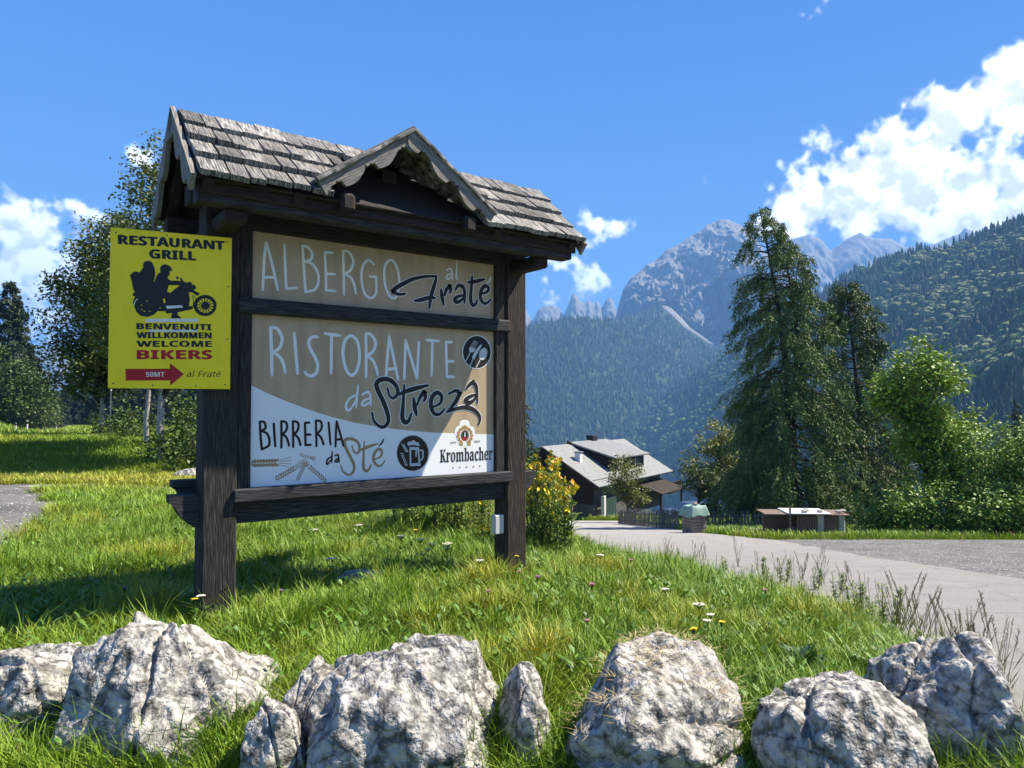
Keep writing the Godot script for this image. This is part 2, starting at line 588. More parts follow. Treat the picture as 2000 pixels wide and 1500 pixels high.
# ---------------------------------------------------------------- mountains
# ridge: [px, py, depth]; foot: [px, depth, y]; a slope with a front and a back
func ridge_mesh(ridge: Array, foot: Array, nu: int, nv: int, rough: float, freq: float, seed_: int, steep := 1.0, sharp := 0.0) -> Array:
	var nz := FastNoiseLite.new()
	nz.seed = seed_
	nz.frequency = freq
	nz.fractal_octaves = 6
	nz.fractal_gain = 0.55
	if sharp > 0.0:
		nz.fractal_type = FastNoiseLite.FRACTAL_RIDGED
	var g := []
	for i in nu:
		var u := float(i) / (nu - 1)
		var px := lerpf(ridge[0][0], ridge[-1][0], u)
		var ty := []
		var td := []
		for r in ridge:
			ty.append([r[0], r[1]])
			td.append([r[0], r[2]])
		var top := at(px, lin(ty, px), lin(td, px))
		var fd := []
		var fy := []
		for r in foot:
			fd.append([r[0], r[1]])
			fy.append([r[0], r[2]])
		var r0 := ray(px, 793.0)
		var dep := lin(fd, px)
		var low := Vector3(r0.x / -r0.z * dep, lin(fy, px), -dep)
		var row := []
		for j in nv + 6:
			var v := float(j) / (nv - 1)
			var p: Vector3
			if v <= 1.0:
				p = low.lerp(top, v)
				p.y = lerpf(low.y, top.y, pow(v, steep))
				var k := sin(v * PI) * 0.85 + 0.15 * (1.0 - v)
				if sharp > 0.0:
					var nn := nz.get_noise_3d(p.x, p.y * 0.3, p.z)
					var n4 := nz.get_noise_3d(p.x * 3.7, p.y * 1.3, p.z * 3.7)
					p.z += rough * 1.3 * k * nn + rough * 0.45 * n4 * minf(k + 0.12, 1.0)
					p.y += rough * 0.5 * k * nz.get_noise_3d(p.x + 900.0, p.y, p.z) + rough * 0.06 * n4
				else:
					p.y += rough * k * nz.get_noise_3d(p.x, p.y * 0.6, p.z)
					p.z += rough * 0.8 * k * nz.get_noise_3d(p.x + 900.0, p.y, p.z)
			else:
				p = top + (top - low) * Vector3(1, 0, 1) * (v - 1.0) * 2.0 - Vector3(0, (v - 1.0) * 2.2 * (top.y - low.y), 0)
			row.append(p)
		g.append(row)
	return g

func rows_swapped(g: Array) -> Array:
	var out := []
	for i in range(g.size() - 1, -1, -1):
		out.append(g[i])
	return out

func hill(called: String, g: Array, mat: Material, label: String, category: String) -> void:
	var mb := MB.new()
	mb.grid(g)
	var o := part(called, mb.mesh(), mat)
	tag(o, label, category, "", "structure")

func conifer_mesh(tiers: int, seed_: int) -> ArrayMesh:
	var r := RandomNumberGenerator.new()
	r.seed = seed_
	var mb := MB.new()
	for t in tiers:
		var y0 := 0.06 + 0.9 * t / tiers
		var y1 := minf(1.0, y0 + 1.45 / tiers)
		var rad := 0.2 * (1.0 - float(t) / tiers) + 0.03
		var s := 7
		for j in s:
			var a0 := TAU * j / s + t
			var a1 := TAU * (j + 1) / s + t
			var am := (a0 + a1) * 0.5
			var f := r.randf_range(0.75, 1.25)
			mb.col = Color(0.026, 0.048, 0.018).lerp(Color(0.055, 0.082, 0.028), r.randf())
			var b0 := Vector3(cos(a0) * rad * 0.72, y0 + 0.03, -sin(a0) * rad * 0.72)
			var b1 := Vector3(cos(a1) * rad * 0.72, y0 + 0.03, -sin(a1) * rad * 0.72)
			var bm := Vector3(cos(am) * rad * f, y0 - 0.03, -sin(am) * rad * f)
			var tip := Vector3(0, y1, 0)
			mb.tri(b0, bm, tip)
			mb.tri(bm, b1, tip)
	return mb.mesh()

func round_tree_mesh(seed_: int) -> ArrayMesh:
	var r := RandomNumberGenerator.new()
	r.seed = seed_
	var mb := MB.new()
	for k in 150:
		var d := Vector3(r.randfn(), r.randfn() * 0.9 + 0.25, r.randfn()).normalized()
		var p := Vector3(0, 0.55, 0) + d * Vector3(0.36, 0.42, 0.36) * r.randf_range(0.75, 1.08)
		mb.col = Color(0.055, 0.092, 0.026).lerp(Color(0.12, 0.16, 0.048), r.randf())
		var a := d.cross(Vector3(r.randfn(), r.randfn(), r.randfn())).normalized()
		var b := d.cross(a)
		var s := r.randf_range(0.09, 0.16)
		mb.quad(p - a * s - b * s * 0.7, p + a * s * 0.8 - b * s, p + a * s + b * s * 0.8, p - a * s * 0.7 + b * s)
	return mb.mesh()

func forest(called: String, g: Array, count: int, v0: float, v1: float, hgt0: float, hgt1: float, mesh: Mesh, label: String, seed_: int, accept = null) -> void:
	var r := RandomNumberGenerator.new()
	r.seed = seed_
	var list := []
	var nu := g.size()
	var nv: int = g[0].size() - 6
	var tries := 0
	while list.size() < count and tries < count * 6:
		tries += 1
		var u := r.randf() * (nu - 1.001)
		var v := r.randf_range(v0, v1) * (nv - 1.001)
		var i := int(u)
		var j := int(v)
		var p: Vector3 = g[i][j].lerp(g[i + 1][j], u - i).lerp(g[i][j + 1].lerp(g[i + 1][j + 1], u - i), v - j)
		if accept != null and not accept.call(p, r, v / (nv - 1.0)):
			continue
		var h := r.randf_range(hgt0, hgt1)
		var wd := h * r.randf_range(0.85, 1.25)
		list.append([Transform3D(Basis(Vector3.UP, r.randf() * TAU).scaled(Vector3(wd, h, wd)), p - Vector3(0, h * 0.05, 0)), r.randf_range(0.7, 1.35)])
	scatter(called, mesh, M.forest, list, label, "forest")

func scatter(called: String, mesh: Mesh, mat: Material, list: Array, label: String, category: String) -> void:
	var mm := MultiMesh.new()
	mm.transform_format = MultiMesh.TRANSFORM_3D
	mm.use_colors = true
	mm.mesh = mesh
	mm.instance_count = list.size()
	var k := 0
	for e in list:
		mm.set_instance_transform(k, e[0])
		mm.set_instance_color(k, e[1] if e[1] is Color else Color(e[1], e[1], e[1]))
		k += 1
	var o := MultiMeshInstance3D.new()
	o.name = numbered(called)
	o.multimesh = mm
	o.material_override = mat
	add_child(o)
	tag(o, label, category, "", "stuff")

func to_px(p: Vector3) -> Vector2:
	var v := (p - EYE).rotated(Vector3.RIGHT, -PITCH)
	return Vector2(1000.0 + F * v.x / -v.z, 750.0 - F * v.y / -v.z)

func build_mountains() -> void:
	var far := ridge_mesh([[1380, 560, 5600], [1480, 505, 5600], [1540, 470, 5600], [1582, 458, 5600], [1606, 470, 5600], [1622, 492, 5600], [1655, 466, 5600], [1680, 456, 5600], [1700, 466, 5600], [1740, 468, 5600], [1765, 484, 5600], [1810, 484, 5600], [1850, 466, 5600], [1876, 456, 5600], [1884, 444, 5600], [1896, 452, 5600], [1920, 458, 5600], [1945, 440, 5600], [1965, 442, 5600], [2010, 465, 5600], [2200, 440, 5600], [2500, 520, 5600]],
		[[1380, 4700, 250], [2500, 4700, 250]], 300, 50, 150.0, 0.0022, 41, 1.2, 1.0)
	hill("mountain", far, M.dolomite, "distant bare grey range with a flat snowy summit", "mountain")
	var spires := ridge_mesh([[700, 640, 5200], [860, 610, 5200], [960, 620, 5200], [1018, 604, 5200], [1028, 606, 5200], [1040, 628, 5200], [1052, 604, 5200], [1062, 598, 5200], [1080, 597, 5200], [1092, 602, 5200], [1100, 616, 5200], [1110, 596, 5200], [1117, 576, 5200], [1125, 574, 5200], [1132, 588, 5200], [1142, 592, 5200], [1150, 586, 5200], [1160, 594, 5200], [1168, 588, 5200], [1176, 602, 5200], [1183, 586, 5200], [1192, 581, 5200], [1200, 592, 5200], [1206, 620, 5200], [1260, 640, 5200]],
		[[700, 4800, 300], [1260, 4800, 300]], 260, 30, 60.0, 0.004, 42, 1.0, 1.0)
	hill("mountain", spires, M.dolomite, "far row of jagged grey rock towers", "mountain")
	var rock := ridge_mesh([[1170, 690, 4000], [1196, 640, 4000], [1206, 606, 4000], [1216, 570, 4050], [1232, 545, 4100], [1262, 520, 4150], [1300, 492, 4200], [1322, 480, 4250], [1345, 466, 4300], [1368, 452, 4300], [1385, 440, 4300], [1403, 433, 4300], [1425, 433, 4300], [1445, 440, 4300], [1470, 462, 4300], [1500, 500, 4300], [1560, 560, 4300], [1640, 640, 4300], [1720, 700, 4300]],
		[[1170, 3500, 250], [1400, 3300, 150], [1720, 3500, 100]], 300, 110, 260.0, 0.0016, 43, 1.25, 1.0)
	hill("mountain", rock, M.dolomite, "massive grey limestone peak with a steep rounded cliff", "mountain")
	var left := ridge_mesh([[-200, 730, 5000], [0, 720, 5000], [60, 694, 5000], [84, 682, 5000], [110, 682, 5000], [140, 700, 5000], [240, 720, 5000], [420, 700, 5000], [700, 690, 5000]], [[-200, 4300, 100], [700, 4300, 100]], 120, 24, 90.0, 0.003, 44, 1.1, 1.0)
	hill("mountain", left, M.dolomite, "distant pale mountain beyond the left-hand trees", "mountain")
	var mid := ridge_mesh([[300, 690, 2700], [700, 668, 2700], [900, 655, 2700], [1020, 643, 2750], [1060, 630, 2800], [1110, 621, 2850], [1160, 624, 2900], [1205, 626, 3000], [1250, 612, 3150], [1290, 596, 3250], [1330, 622, 3200], [1370, 660, 3100], [1420, 700, 3000], [1500, 740, 3000], [1700, 800, 3000]],
		[[300, 1500, -240], [1100, 1900, -240], [1700, 2300, -240]], 150, 44, 45.0, 0.003, 45)
	hill("hill", mid, M.hill, "blue-green forested hill below the limestone peak", "hill")
	var near := ridge_mesh([[1000, 905, 3105], [1090, 866, 2970], [1170, 828, 2768], [1260, 790, 2565], [1340, 745, 2362], [1420, 703, 2160], [1520, 636, 1958], [1600, 578, 1782], [1680, 527, 1620], [1740, 510, 1526], [1800, 494, 1431], [1900, 470, 1323], [2000, 440, 1215], [2200, 385, 1107], [2700, 270, 999]],
		[[1000, 2970, -283], [1170, 2025, -276], [1420, 1148, -180], [1680, 648, -102], [2000, 446, -66], [2700, 351, -48]], 170, 60, 22.0, 0.006, 46)
	hill("hill", near, M.hill, "steep wooded slope rising behind the tall larches", "hill")
	# pale scree running down from the cliff over the wooded hill
	var line := [[1292, 598], [1305, 607], [1325, 625], [1345, 643], [1365, 657], [1388, 674]]
	var run := []
	for q in line:
		var best := 1e9
		var hit := Vector3.ZERO
		for row in mid:
			for j in row.size() - 6:
				var d := to_px(row[j]).distance_squared_to(Vector2(q[0], q[1]))
				if d < best:
					best = d
					hit = row[j]
		run.append(hit)
	var sg := []
	for i in run.size():
		var row := []
		var wd := [26.0, 34.0, 30.0, 26.0, 22.0, 12.0][i] as float
		for j in 5:
			var o := (j / 4.0 - 0.5) * wd + noise.get_noise_2d(i * 90.0, j * 70.0) * 10.0
			row.append(run[i] + Vector3(-o, 5.0 + 2.0 * sin(j * PI / 4.0), 8.0))
		sg.append(row)
	hill("scree", sg, M.scree, "pale scree gully running down from the limestone peak", "scree")
	var con := conifer_mesh(5, 3)
	var dec := round_tree_mesh(4)
	var mixed := func(p: Vector3, _r, v: float, want: bool) -> bool:
		var q := noise.get_noise_2d(p.x * 0.55, p.z * 0.55) + (0.25 - absf(v - 0.52) * 1.1)
		return (q > 0.0) == want
	forest("wooded_slope", near, 17000, 0.0, 1.0, 12.0, 29.0, con, "dense dark conifers covering the wooded slope", 51, func(p, r, v): return mixed.call(p, r, v, false) or r.randf() < 0.12)
	forest("broadleaf_wood", near, 9000, 0.02, 0.93, 10.0, 25.0, dec, "rounded pale green broadleaf crowns on the wooded slope", 52, func(p, r, v): return mixed.call(p, r, v, true))
	forest("hill_forest", mid, 26000, 0.0, 1.0, 16.0, 27.0, con, "far conifer forest covering the blue-green hill", 53, func(p, _r, _v):
		var q := to_px(p)
		for i in line.size() - 1:
			var c := Geometry2D.get_closest_point_to_segment(q, Vector2(line[i][0], line[i][1]), Vector2(line[i + 1][0], line[i + 1][1]))
			if c.distance_to(q) < 7.0:
				return false
		return true)
	forest("mountain_forest", rock, 5000, 0.0, 0.34, 14.0, 24.0, con, "thin conifer forest at the foot of the limestone peak", 54, func(p, r, v): return r.randf() < 1.15 - v * 3.0)
# ================================================================ the roofed sign
# own axes of the stand: x along the boards, y up from its foot, z out of the front; z = 0 is the front of the posts
const STAND := Vector3(-1.937, 0.05, -4.72)
const STAND_TURN := 0.63
var stand: Node3D

# a photograph pixel on the plane z = depth of a thing with that place and turn, in the thing's own axes
func on(t: Transform3D, px: float, py: float, z: float) -> Vector2:
	var inv := t.affine_inverse()
	var a := inv * EYE
	var d := inv.basis * ray(px, py)
	var p := a + d * ((z - a.z) / d.z)
	return Vector2(p.x, p.y)

func smooth_line(pts: PackedVector2Array, closed := false, sub := 5) -> PackedVector2Array:
	var out := PackedVector2Array()
	var n := pts.size()
	if n < 3:
		return pts
	for i in (n if closed else n - 1):
		var a := pts[(i - 1 + n) % n] if closed or i > 0 else pts[0]
		var b := pts[i]
		var c := pts[(i + 1) % n]
		var d := pts[(i + 2) % n] if closed or i + 2 < n else pts[n - 1]
		for s in sub:
			out.append(b.cubic_interpolate(c, a, d, float(s) / sub))
	if not closed:
		out.append(pts[n - 1])
	return out

func ribbon(mb: MB, pts: PackedVector2Array, w0: float, w1: float, z: float, closed := false) -> void:
	# a painted stroke with round ends, w0 wide at its ends and w1 in its middle
	var n := pts.size()
	var l := PackedVector3Array()
	var r := PackedVector3Array()
	for i in n:
		var a := pts[(i - 1 + n) % n] if closed else pts[maxi(i - 1, 0)]
		var b := pts[(i + 1) % n] if closed else pts[mini(i + 1, n - 1)]
		var d := (b - a).normalized()
		var o := Vector2(-d.y, d.x) * lerpf(w0, w1, sin(PI * i / (n - 1.0)) if not closed else 1.0) * 0.5
		l.append(Vector3(pts[i].x + o.x, pts[i].y + o.y, z))
		r.append(Vector3(pts[i].x - o.x, pts[i].y - o.y, z))
	for i in (n if closed else n - 1):
		var j := (i + 1) % n
		mb.quad(r[i], r[j], l[j], l[i])
	if not closed:
		for e in [0, n - 1]:
			var c := pts[e]
			for k in 10:
				var a0 := TAU * k / 10.0
				var a1 := TAU * (k + 1) / 10.0
				mb.tri(Vector3(c.x, c.y, z), Vector3(c.x + cos(a0) * w0 * 0.5, c.y + sin(a0) * w0 * 0.5, z), Vector3(c.x + cos(a1) * w0 * 0.5, c.y + sin(a1) * w0 * 0.5, z))

# strokes given in pixels of an enlarged view of the photograph (ox, oy, scale), laid on the plane z of thing t
func strokes(parent: Node3D, view: Array, lines: Array, w0: float, w1: float, z: float, mat: Material, called := "lettering") -> MeshInstance3D:
	var sets := []                    # strokes that touch make one letter
	for ln in lines:
		var closed: bool = ln[0] is String
		var p := PackedVector2Array()
		for k in range(1 if closed else 0, ln.size(), 2):
			p.append(on(parent.transform, view[0] + ln[k] / view[2], view[1] + ln[k + 1] / view[2], z))
		p = smooth_line(p, closed)
		if p.size() == 2:
			p = PackedVector2Array([p[0], p[0].lerp(p[1], 0.33), p[0].lerp(p[1], 0.67), p[1]])
		var mine := [[p, closed]]
		var rest := []
		for st in sets:
			var near := false
			for o in st:
				for q in o[0]:
					for m in p:
						if q.distance_squared_to(m) < w1 * w1:
							near = true
							break
					if near:
						break
				if near:
					break
			if near:
				mine.append_array(st)
			else:
				rest.append(st)
		rest.append(mine)
		sets = rest
	var last: MeshInstance3D
	for st in sets:
		var mb := MB.new()
		var dz := 0.0
		for o in st:
			ribbon(mb, o[0], w0, w1, z + dz, o[1])
			dz += 0.00006
		last = part("letter" if called == "lettering" else called, mb.mesh(), mat, parent)
	return last

func patch(parent: Node3D, view: Array, pts: Array, z: float, mat: Material, called := "print", smooth := false) -> MeshInstance3D:
	var p := PackedVector2Array()
	for k in range(0, pts.size(), 2):
		p.append(on(parent.transform, view[0] + pts[k] / view[2], view[1] + pts[k + 1] / view[2], z))
	if smooth:
		p = smooth_line(p, true, 4)
	var mb := MB.new()
	mb.extrude(p, z, z)
	return part(called, mb.mesh(), mat, parent)

func oval(cx: float, cy: float, rx: float, ry: float, n := 28, turn := 0.0) -> Array:
	var out := []
	for k in n:
		var a := TAU * k / n
		var q := Vector2(cos(a) * rx, sin(a) * ry).rotated(turn)
		out.append(cx + q.x)
		out.append(cy + q.y)
	return out

# type set between the pixels bl and br of the view, as high as tl says
func words(parent: Node3D, text: String, view: Array, bl: Array, br: Array, tl: Array, z: float, mat: Material, serif := false, slant := 0.0, bold := true, fat := 0.0) -> void:
	var tm := TextMesh.new()
	var f := SystemFont.new()
	f.font_names = PackedStringArray(["Droid Serif" if serif else "Droid Sans"])
	f.font_weight = 700 if bold else 400
	tm.font = f
	tm.text = text
	tm.font_size = 64
	tm.pixel_size = 0.01
	tm.depth = 0.0
	tm.curve_step = 1.0
	var arr := tm.get_mesh_arrays()
	var vs: PackedVector3Array = arr[Mesh.ARRAY_VERTEX]
	var ix: PackedInt32Array = arr[Mesh.ARRAY_INDEX]
	if vs.size() == 0:
		print("no glyphs for ", text)
		return
	var lo := vs[0]
	var hi := vs[0]
	for q in vs:
		lo = lo.min(q)
		hi = hi.max(q)
	var t := parent.transform
	var a := on(t, view[0] + bl[0] / view[2], view[1] + bl[1] / view[2], z)
	var b := on(t, view[0] + br[0] / view[2], view[1] + br[1] / view[2], z)
	var h := (on(t, view[0] + tl[0] / view[2], view[1] + tl[1] / view[2], z) - a).length()
	var ex := (b - a) / (hi.x - lo.x)
	var ey := Vector2(-ex.y, ex.x).normalized() * h / (hi.y - lo.y)
	# triangles whose spans along the line overlap belong to one letter
	var spans := []
	for i in range(0, ix.size(), 3):
		var x0 := minf(vs[ix[i]].x, minf(vs[ix[i + 1]].x, vs[ix[i + 2]].x))
		var x1 := maxf(vs[ix[i]].x, maxf(vs[ix[i + 1]].x, vs[ix[i + 2]].x))
		spans.append([x0, x1, i])
	spans.sort_custom(func(p, q): return p[0] < q[0])
	var mb := MB.new()
	var reach := -1e9
	for sp in spans:
		if sp[0] > reach + 0.0005 and mb.v.size():
			part("letter", mb.mesh(), mat, parent)
			mb = MB.new()
		reach = maxf(reach, sp[1])
		var q := []
		for k in 3:
			var s := vs[ix[sp[2] + k]] - lo
			var w := a + ex * (s.x + slant * s.y) + ey * s.y
			q.append(Vector3(w.x, w.y, z))
		for sh in ([Vector3.ZERO] if fat == 0.0 else [Vector3(-fat, 0, 0), Vector3(fat, 0, 0.00005), Vector3(0, fat * 0.5, 0.0001), Vector3(0, -fat * 0.5, 0.00015)]):
			if (q[1] - q[0]).cross(q[2] - q[0]).z < 0:
				mb.tri(q[0] + sh, q[2] + sh, q[1] + sh)
			else:
				mb.tri(q[0] + sh, q[1] + sh, q[2] + sh)
	part("letter", mb.mesh(), mat, parent)

func wavy_board(l: float, w: float, thick: float, phase: float) -> ArrayMesh:
	# a bargeboard along +x, its upper edge straight on y = 0, its lower edge cut in arcs and steps
	var p := PackedVector2Array([Vector2(0, 0), Vector2(l, 0)])
	var n := 60
	for k in n + 1:
		var x := l * (1.0 - float(k) / n)
		var u := fposmod(x / l * 3.0 + phase, 1.0)
		var y := -w * (0.62 + 0.38 * sin(u * PI)) if u < 0.72 else -w * (0.50 + 0.16 * absf(sin((u - 0.72) / 0.28 * TAU)))
		if x < l * 0.08:
			y = -w * (0.55 + 0.45 * sin(x / (l * 0.08) * PI * 0.5))
		p.append(Vector2(x, y))
	var mb := MB.new()
	mb.extrude(p, -thick * 0.5, thick * 0.5)
	return mb.mesh()

func curved_beam(x0: float, x1: float, y0: float, y1: float, z0: float, z1: float) -> ArrayMesh:
	var p := PackedVector2Array()
	var h := y1 - y0
	var ends := [[0.0, 1.0], [0.0, 0.78], [0.035, 0.66], [0.05, 0.5], [0.07, 0.36], [0.10, 0.2], [0.13, 0.07], [0.15, 0.0]]
	for e in ends:
		p.append(Vector2(x0 + e[0], y0 + h * e[1]))
	for k in range(ends.size() - 1, -1, -1):
		p.append(Vector2(x1 - ends[k][0], y0 + h * ends[k][1]))
	var mb := MB.new()
	mb.extrude(p, z0, z1)
	return mb.mesh()

func build_sign() -> void:
	stand = thing("sign_stand", "big weathered wooden sign stand with a shingled roof and two lettered boards", "sign", STAND, STAND_TURN)
	var s := stand
	# posts, frame
	boxpart("post", Vector3(-0.105, -0.35, -0.2), Vector3(0.118, 2.8, 0.0), M.post, s, 0.012)
	boxpart("post", Vector3(2.345, -0.35, -0.2), Vector3(2.553, 2.8, 0.0), M.post_red, s, 0.012)
	boxpart("stile", Vector3(0.12, 0.86, -0.15), Vector3(0.208, 2.72, -0.015), M.post, s)
	boxpart("stile", Vector3(2.238, 0.86, -0.15), Vector3(2.343, 2.72, -0.015), M.post, s)
	boxpart("rail", Vector3(0.1, 2.083, -0.14), Vector3(2.375, 2.188, 0.022), M.rail, s, 0.014)
	boxpart("rail", Vector3(0.122, 2.66, -0.14), Vector3(2.343, 2.79, -0.005), M.dark, s)
	boxpart("rail", Vector3(0.088, 0.802, -0.13), Vector3(2.385, 0.893, 0.03), M.rail, s, 0.01)
	part("beam", curved_beam(-0.29, 2.70, 0.655, 0.87, -0.165, -0.05), M.rail, s)
	part("beam", curved_beam(-0.24, 2.66, 0.74, 0.95, -0.33, -0.205), M.rail, s)
	# the two boards
	var board := mat_tex(noise_tex(0.006, [[0.38, 0.28, 0.165], [0.45, 0.337, 0.205], [0.50, 0.378, 0.232]], 71, 6), Vector3(1.6, 0.35, 1.6), 0.45)
	var t := s.transform
	var z := -0.05
	var a := on(t, 494, 447, z)
	var b := on(t, 969, 518, z)
	var c := on(t, 489, 951, z)
	boxpart("board", Vector3(0.2, 2.18, z - 0.02), Vector3(2.245, a.y + 0.01, z), board, s, 0.002)
	boxpart("board", Vector3(0.2, c.y - 0.02, z - 0.02), Vector3(2.245, 2.09, z), board, s, 0.002)
	var white := mat_plain(0.82, 0.83, 0.82, 0.45)
	var paint := mat_plain(0.80, 0.82, 0.80, 0.5)
	var ink := mat_plain(0.018, 0.013, 0.012, 0.5)
	var tan := mat_plain(0.36, 0.25, 0.12, 0.5)
	var full := [0.0, 0.0, 1.0]
	patch(s, full, [484, 749, 520, 767, 560, 784, 600, 799, 640, 812, 690, 825, 740, 834, 800, 841, 850, 845, 910, 847, 985, 849, 985, 925, 900, 931, 700, 944, 484, 957], z + 0.001, white, "white_field")
	var v1 := [490.0, 450.0, 6.6667]
	strokes(s, v1, [[200, 155, 180, 300, 166, 500, 155, 772], [200, 155, 240, 300, 300, 540, 350, 775], [168, 612, 315, 610], [437, 182, 446, 450, 460, 758], [460, 757, 595, 748],
		[672, 202, 690, 500, 712, 802], [672, 202, 735, 215, 790, 280, 795, 345, 762, 392, 700, 405], [700, 405, 790, 430, 858, 520, 882, 620, 868, 715, 820, 775, 712, 802],
		[962, 284, 974, 520, 980, 782], [962, 283, 1062, 293], [980, 563, 1096, 572], [980, 780, 1098, 789], [1200, 268, 1208, 560, 1213, 840], [1200, 268, 1268, 277, 1322, 360, 1328, 440, 1292, 520, 1222, 566], [1222, 566, 1300, 612, 1345, 705, 1367, 820],
		[1600, 442, 1562, 402, 1520, 392, 1468, 440, 1441, 560, 1450, 720, 1490, 835, 1550, 878, 1608, 856, 1634, 780, 1630, 604], [1550, 598, 1630, 604],
		["o", 1812, 388, 1755, 440, 1735, 560, 1752, 720, 1800, 845, 1850, 882, 1896, 860, 1925, 760, 1932, 660, 1918, 550, 1888, 450, 1850, 398]], 0.018, 0.020, z + 0.002, paint)
	var v2 := [760.0, 500.0, 9.0909]
	strokes(s, v2, [[1018, 262, 1062, 222, 1108, 255, 1118, 330, 1120, 408], [1115, 312, 1050, 332, 1014, 378, 1048, 408, 1112, 362], [1205, 115, 1196, 300, 1192, 385, 1218, 408], [1742, 472, 1788, 435, 1808, 372]], 0.011, 0.016, z + 0.002, paint)
	var frate := [[285, 668, 190, 682, 100, 652, 82, 608, 140, 555, 260, 487, 430, 408, 630, 367, 842, 358], [842, 358, 815, 480, 765, 640, 725, 820, 718, 925], [455, 795, 570, 778, 700, 742, 815, 745],
		[925, 590, 940, 730, 970, 868], [985, 700, 1015, 600, 1072, 545, 1096, 590, 1078, 655], [1180, 600, 1212, 540, 1268, 522, 1326, 575, 1343, 700, 1335, 835], [1338, 700, 1240, 712, 1168, 765, 1185, 815, 1255, 805, 1336, 735],
		[1475, 355, 1465, 500, 1448, 760, 1478, 868, 1530, 858, 1565, 785], [1395, 468, 1520, 455, 1695, 412], [1645, 668, 1738, 640, 1768, 575, 1712, 528, 1645, 592, 1620, 720, 1660, 820, 1730, 838, 1805, 772]]
	strokes(s, v2, frate, 0.028, 0.046, z + 0.0016, paint, "outline")
	strokes(s, v2, frate, 0.019, 0.036, z + 0.003, ink)
	var v3 := [510.0, 620.0, 5.128]
	strokes(s, v3, [[95, 100, 104, 340, 108, 578], [95, 100, 160, 112, 205, 190, 206, 250, 180, 308, 120, 350], [125, 346, 190, 400, 225, 470, 240, 548], [333, 157, 348, 360, 366, 562],
		[568, 195, 512, 196, 476, 240, 490, 310, 540, 400, 565, 470, 555, 548, 510, 585, 462, 575, 440, 548], [640, 162, 788, 181], [706, 175, 700, 558], ["o", 890, 185, 837, 240, 820, 370, 850, 518, 905, 580, 958, 530, 985, 400, 970, 260, 935, 202],
		[1048, 162, 1052, 400, 1050, 598], [1048, 162, 1100, 172, 1144, 240, 1140, 300, 1110, 350, 1058, 386], [1065, 386, 1120, 432, 1150, 500, 1168, 572], [1283, 192, 1262, 420, 1250, 622], [1283, 192, 1330, 420, 1372, 622], [1262, 520, 1345, 512],
		[1446, 228, 1433, 622], [1446, 228, 1502, 410, 1562, 612], [1562, 612, 1580, 248], [1657, 225, 1778, 236], [1716, 232, 1707, 582], [1852, 247, 1860, 592], [1852, 246, 1908, 246], [1858, 440, 1928, 440], [1860, 594, 1928, 594]], 0.022, 0.024, z + 0.002, paint)
	var v4 := [660.0, 720.0, 6.6667]
	strokes(s, v4, [[265, 215, 242, 400, 237, 508], [238, 342, 150, 390, 106, 470, 112, 530, 150, 538, 202, 470, 242, 380], [316, 345, 370, 306, 418, 330, 427, 480], [426, 382, 350, 410, 312, 458, 345, 480, 424, 428]], 0.014, 0.019, z + 0.002, paint)
	var streza := [[445, 572, 470, 680, 540, 750, 610, 752, 655, 690, 650, 600, 600, 450, 525, 290, 502, 205, 540, 152, 635, 136, 720, 178, 775, 262, 772, 335, 722, 384, 672, 350, 646, 252],
		[865, 212, 850, 450, 840, 640, 880, 698, 922, 675, 958, 585], [770, 345, 900, 292, 1040, 250, 1178, 217], [985, 375, 1000, 500, 1026, 612], [1030, 475, 1078, 355, 1122, 322, 1140, 370, 1118, 425],
		[1232, 502, 1332, 450, 1350, 362, 1292, 312, 1222, 380, 1215, 500, 1260, 588, 1330, 588, 1388, 525], [1442, 330, 1535, 287, 1580, 322, 1550, 400, 1480, 500, 1422, 565], [1422, 568, 1550, 520, 1680, 506, 1790, 552, 1850, 640, 1832, 728],
		[1668, 268, 1720, 202, 1770, 188, 1808, 262, 1815, 445], [1812, 332, 1725, 362, 1664, 410, 1692, 448, 1760, 420, 1808, 350]]
	strokes(s, v4, streza, 0.026, 0.052, z + 0.0016, paint, "outline")
	strokes(s, v4, streza, 0.017, 0.040, z + 0.003, ink)
	var v5 := [485.0, 800.0, 6.6667]
	strokes(s, v5, [[150, 158, 160, 350, 176, 516], [150, 158, 205, 162, 226, 218, 214, 252, 165, 277], [168, 277, 240, 310, 275, 390, 264, 468, 178, 516], [332, 184, 340, 330, 351, 476], [430, 154, 432, 330, 430, 494], [430, 152, 490, 166, 505, 230, 480, 290, 435, 320], [440, 314, 500, 370, 530, 468],
		[580, 154, 584, 320, 584, 484], [580, 152, 640, 166, 654, 222, 630, 288, 586, 316], [590, 312, 650, 370, 680, 462], [738, 175, 745, 462], [740, 172, 793, 170], [745, 326, 808, 326], [748, 463, 812, 459], [880, 148, 888, 476], [880, 144, 940, 152, 958, 220, 930, 280, 886, 310], [895, 306, 950, 370, 980, 452], [1046, 170, 1070, 452],
		[1150, 154, 1141, 300, 1136, 480], [1150, 154, 1195, 310, 1238, 470], [1141, 390, 1218, 386]], 0.0165, 0.0175, z + 0.003, ink)
	strokes(s, v5, [[1092, 548, 1086, 690], [1086, 612, 1040, 640, 1020, 690, 1032, 710, 1086, 645], [1130, 602, 1168, 592, 1182, 688], [1180, 632, 1132, 664, 1150, 684, 1180, 650], [1702, 470, 1740, 432, 1760, 388]], 0.010, 0.014, z + 0.003, ink)
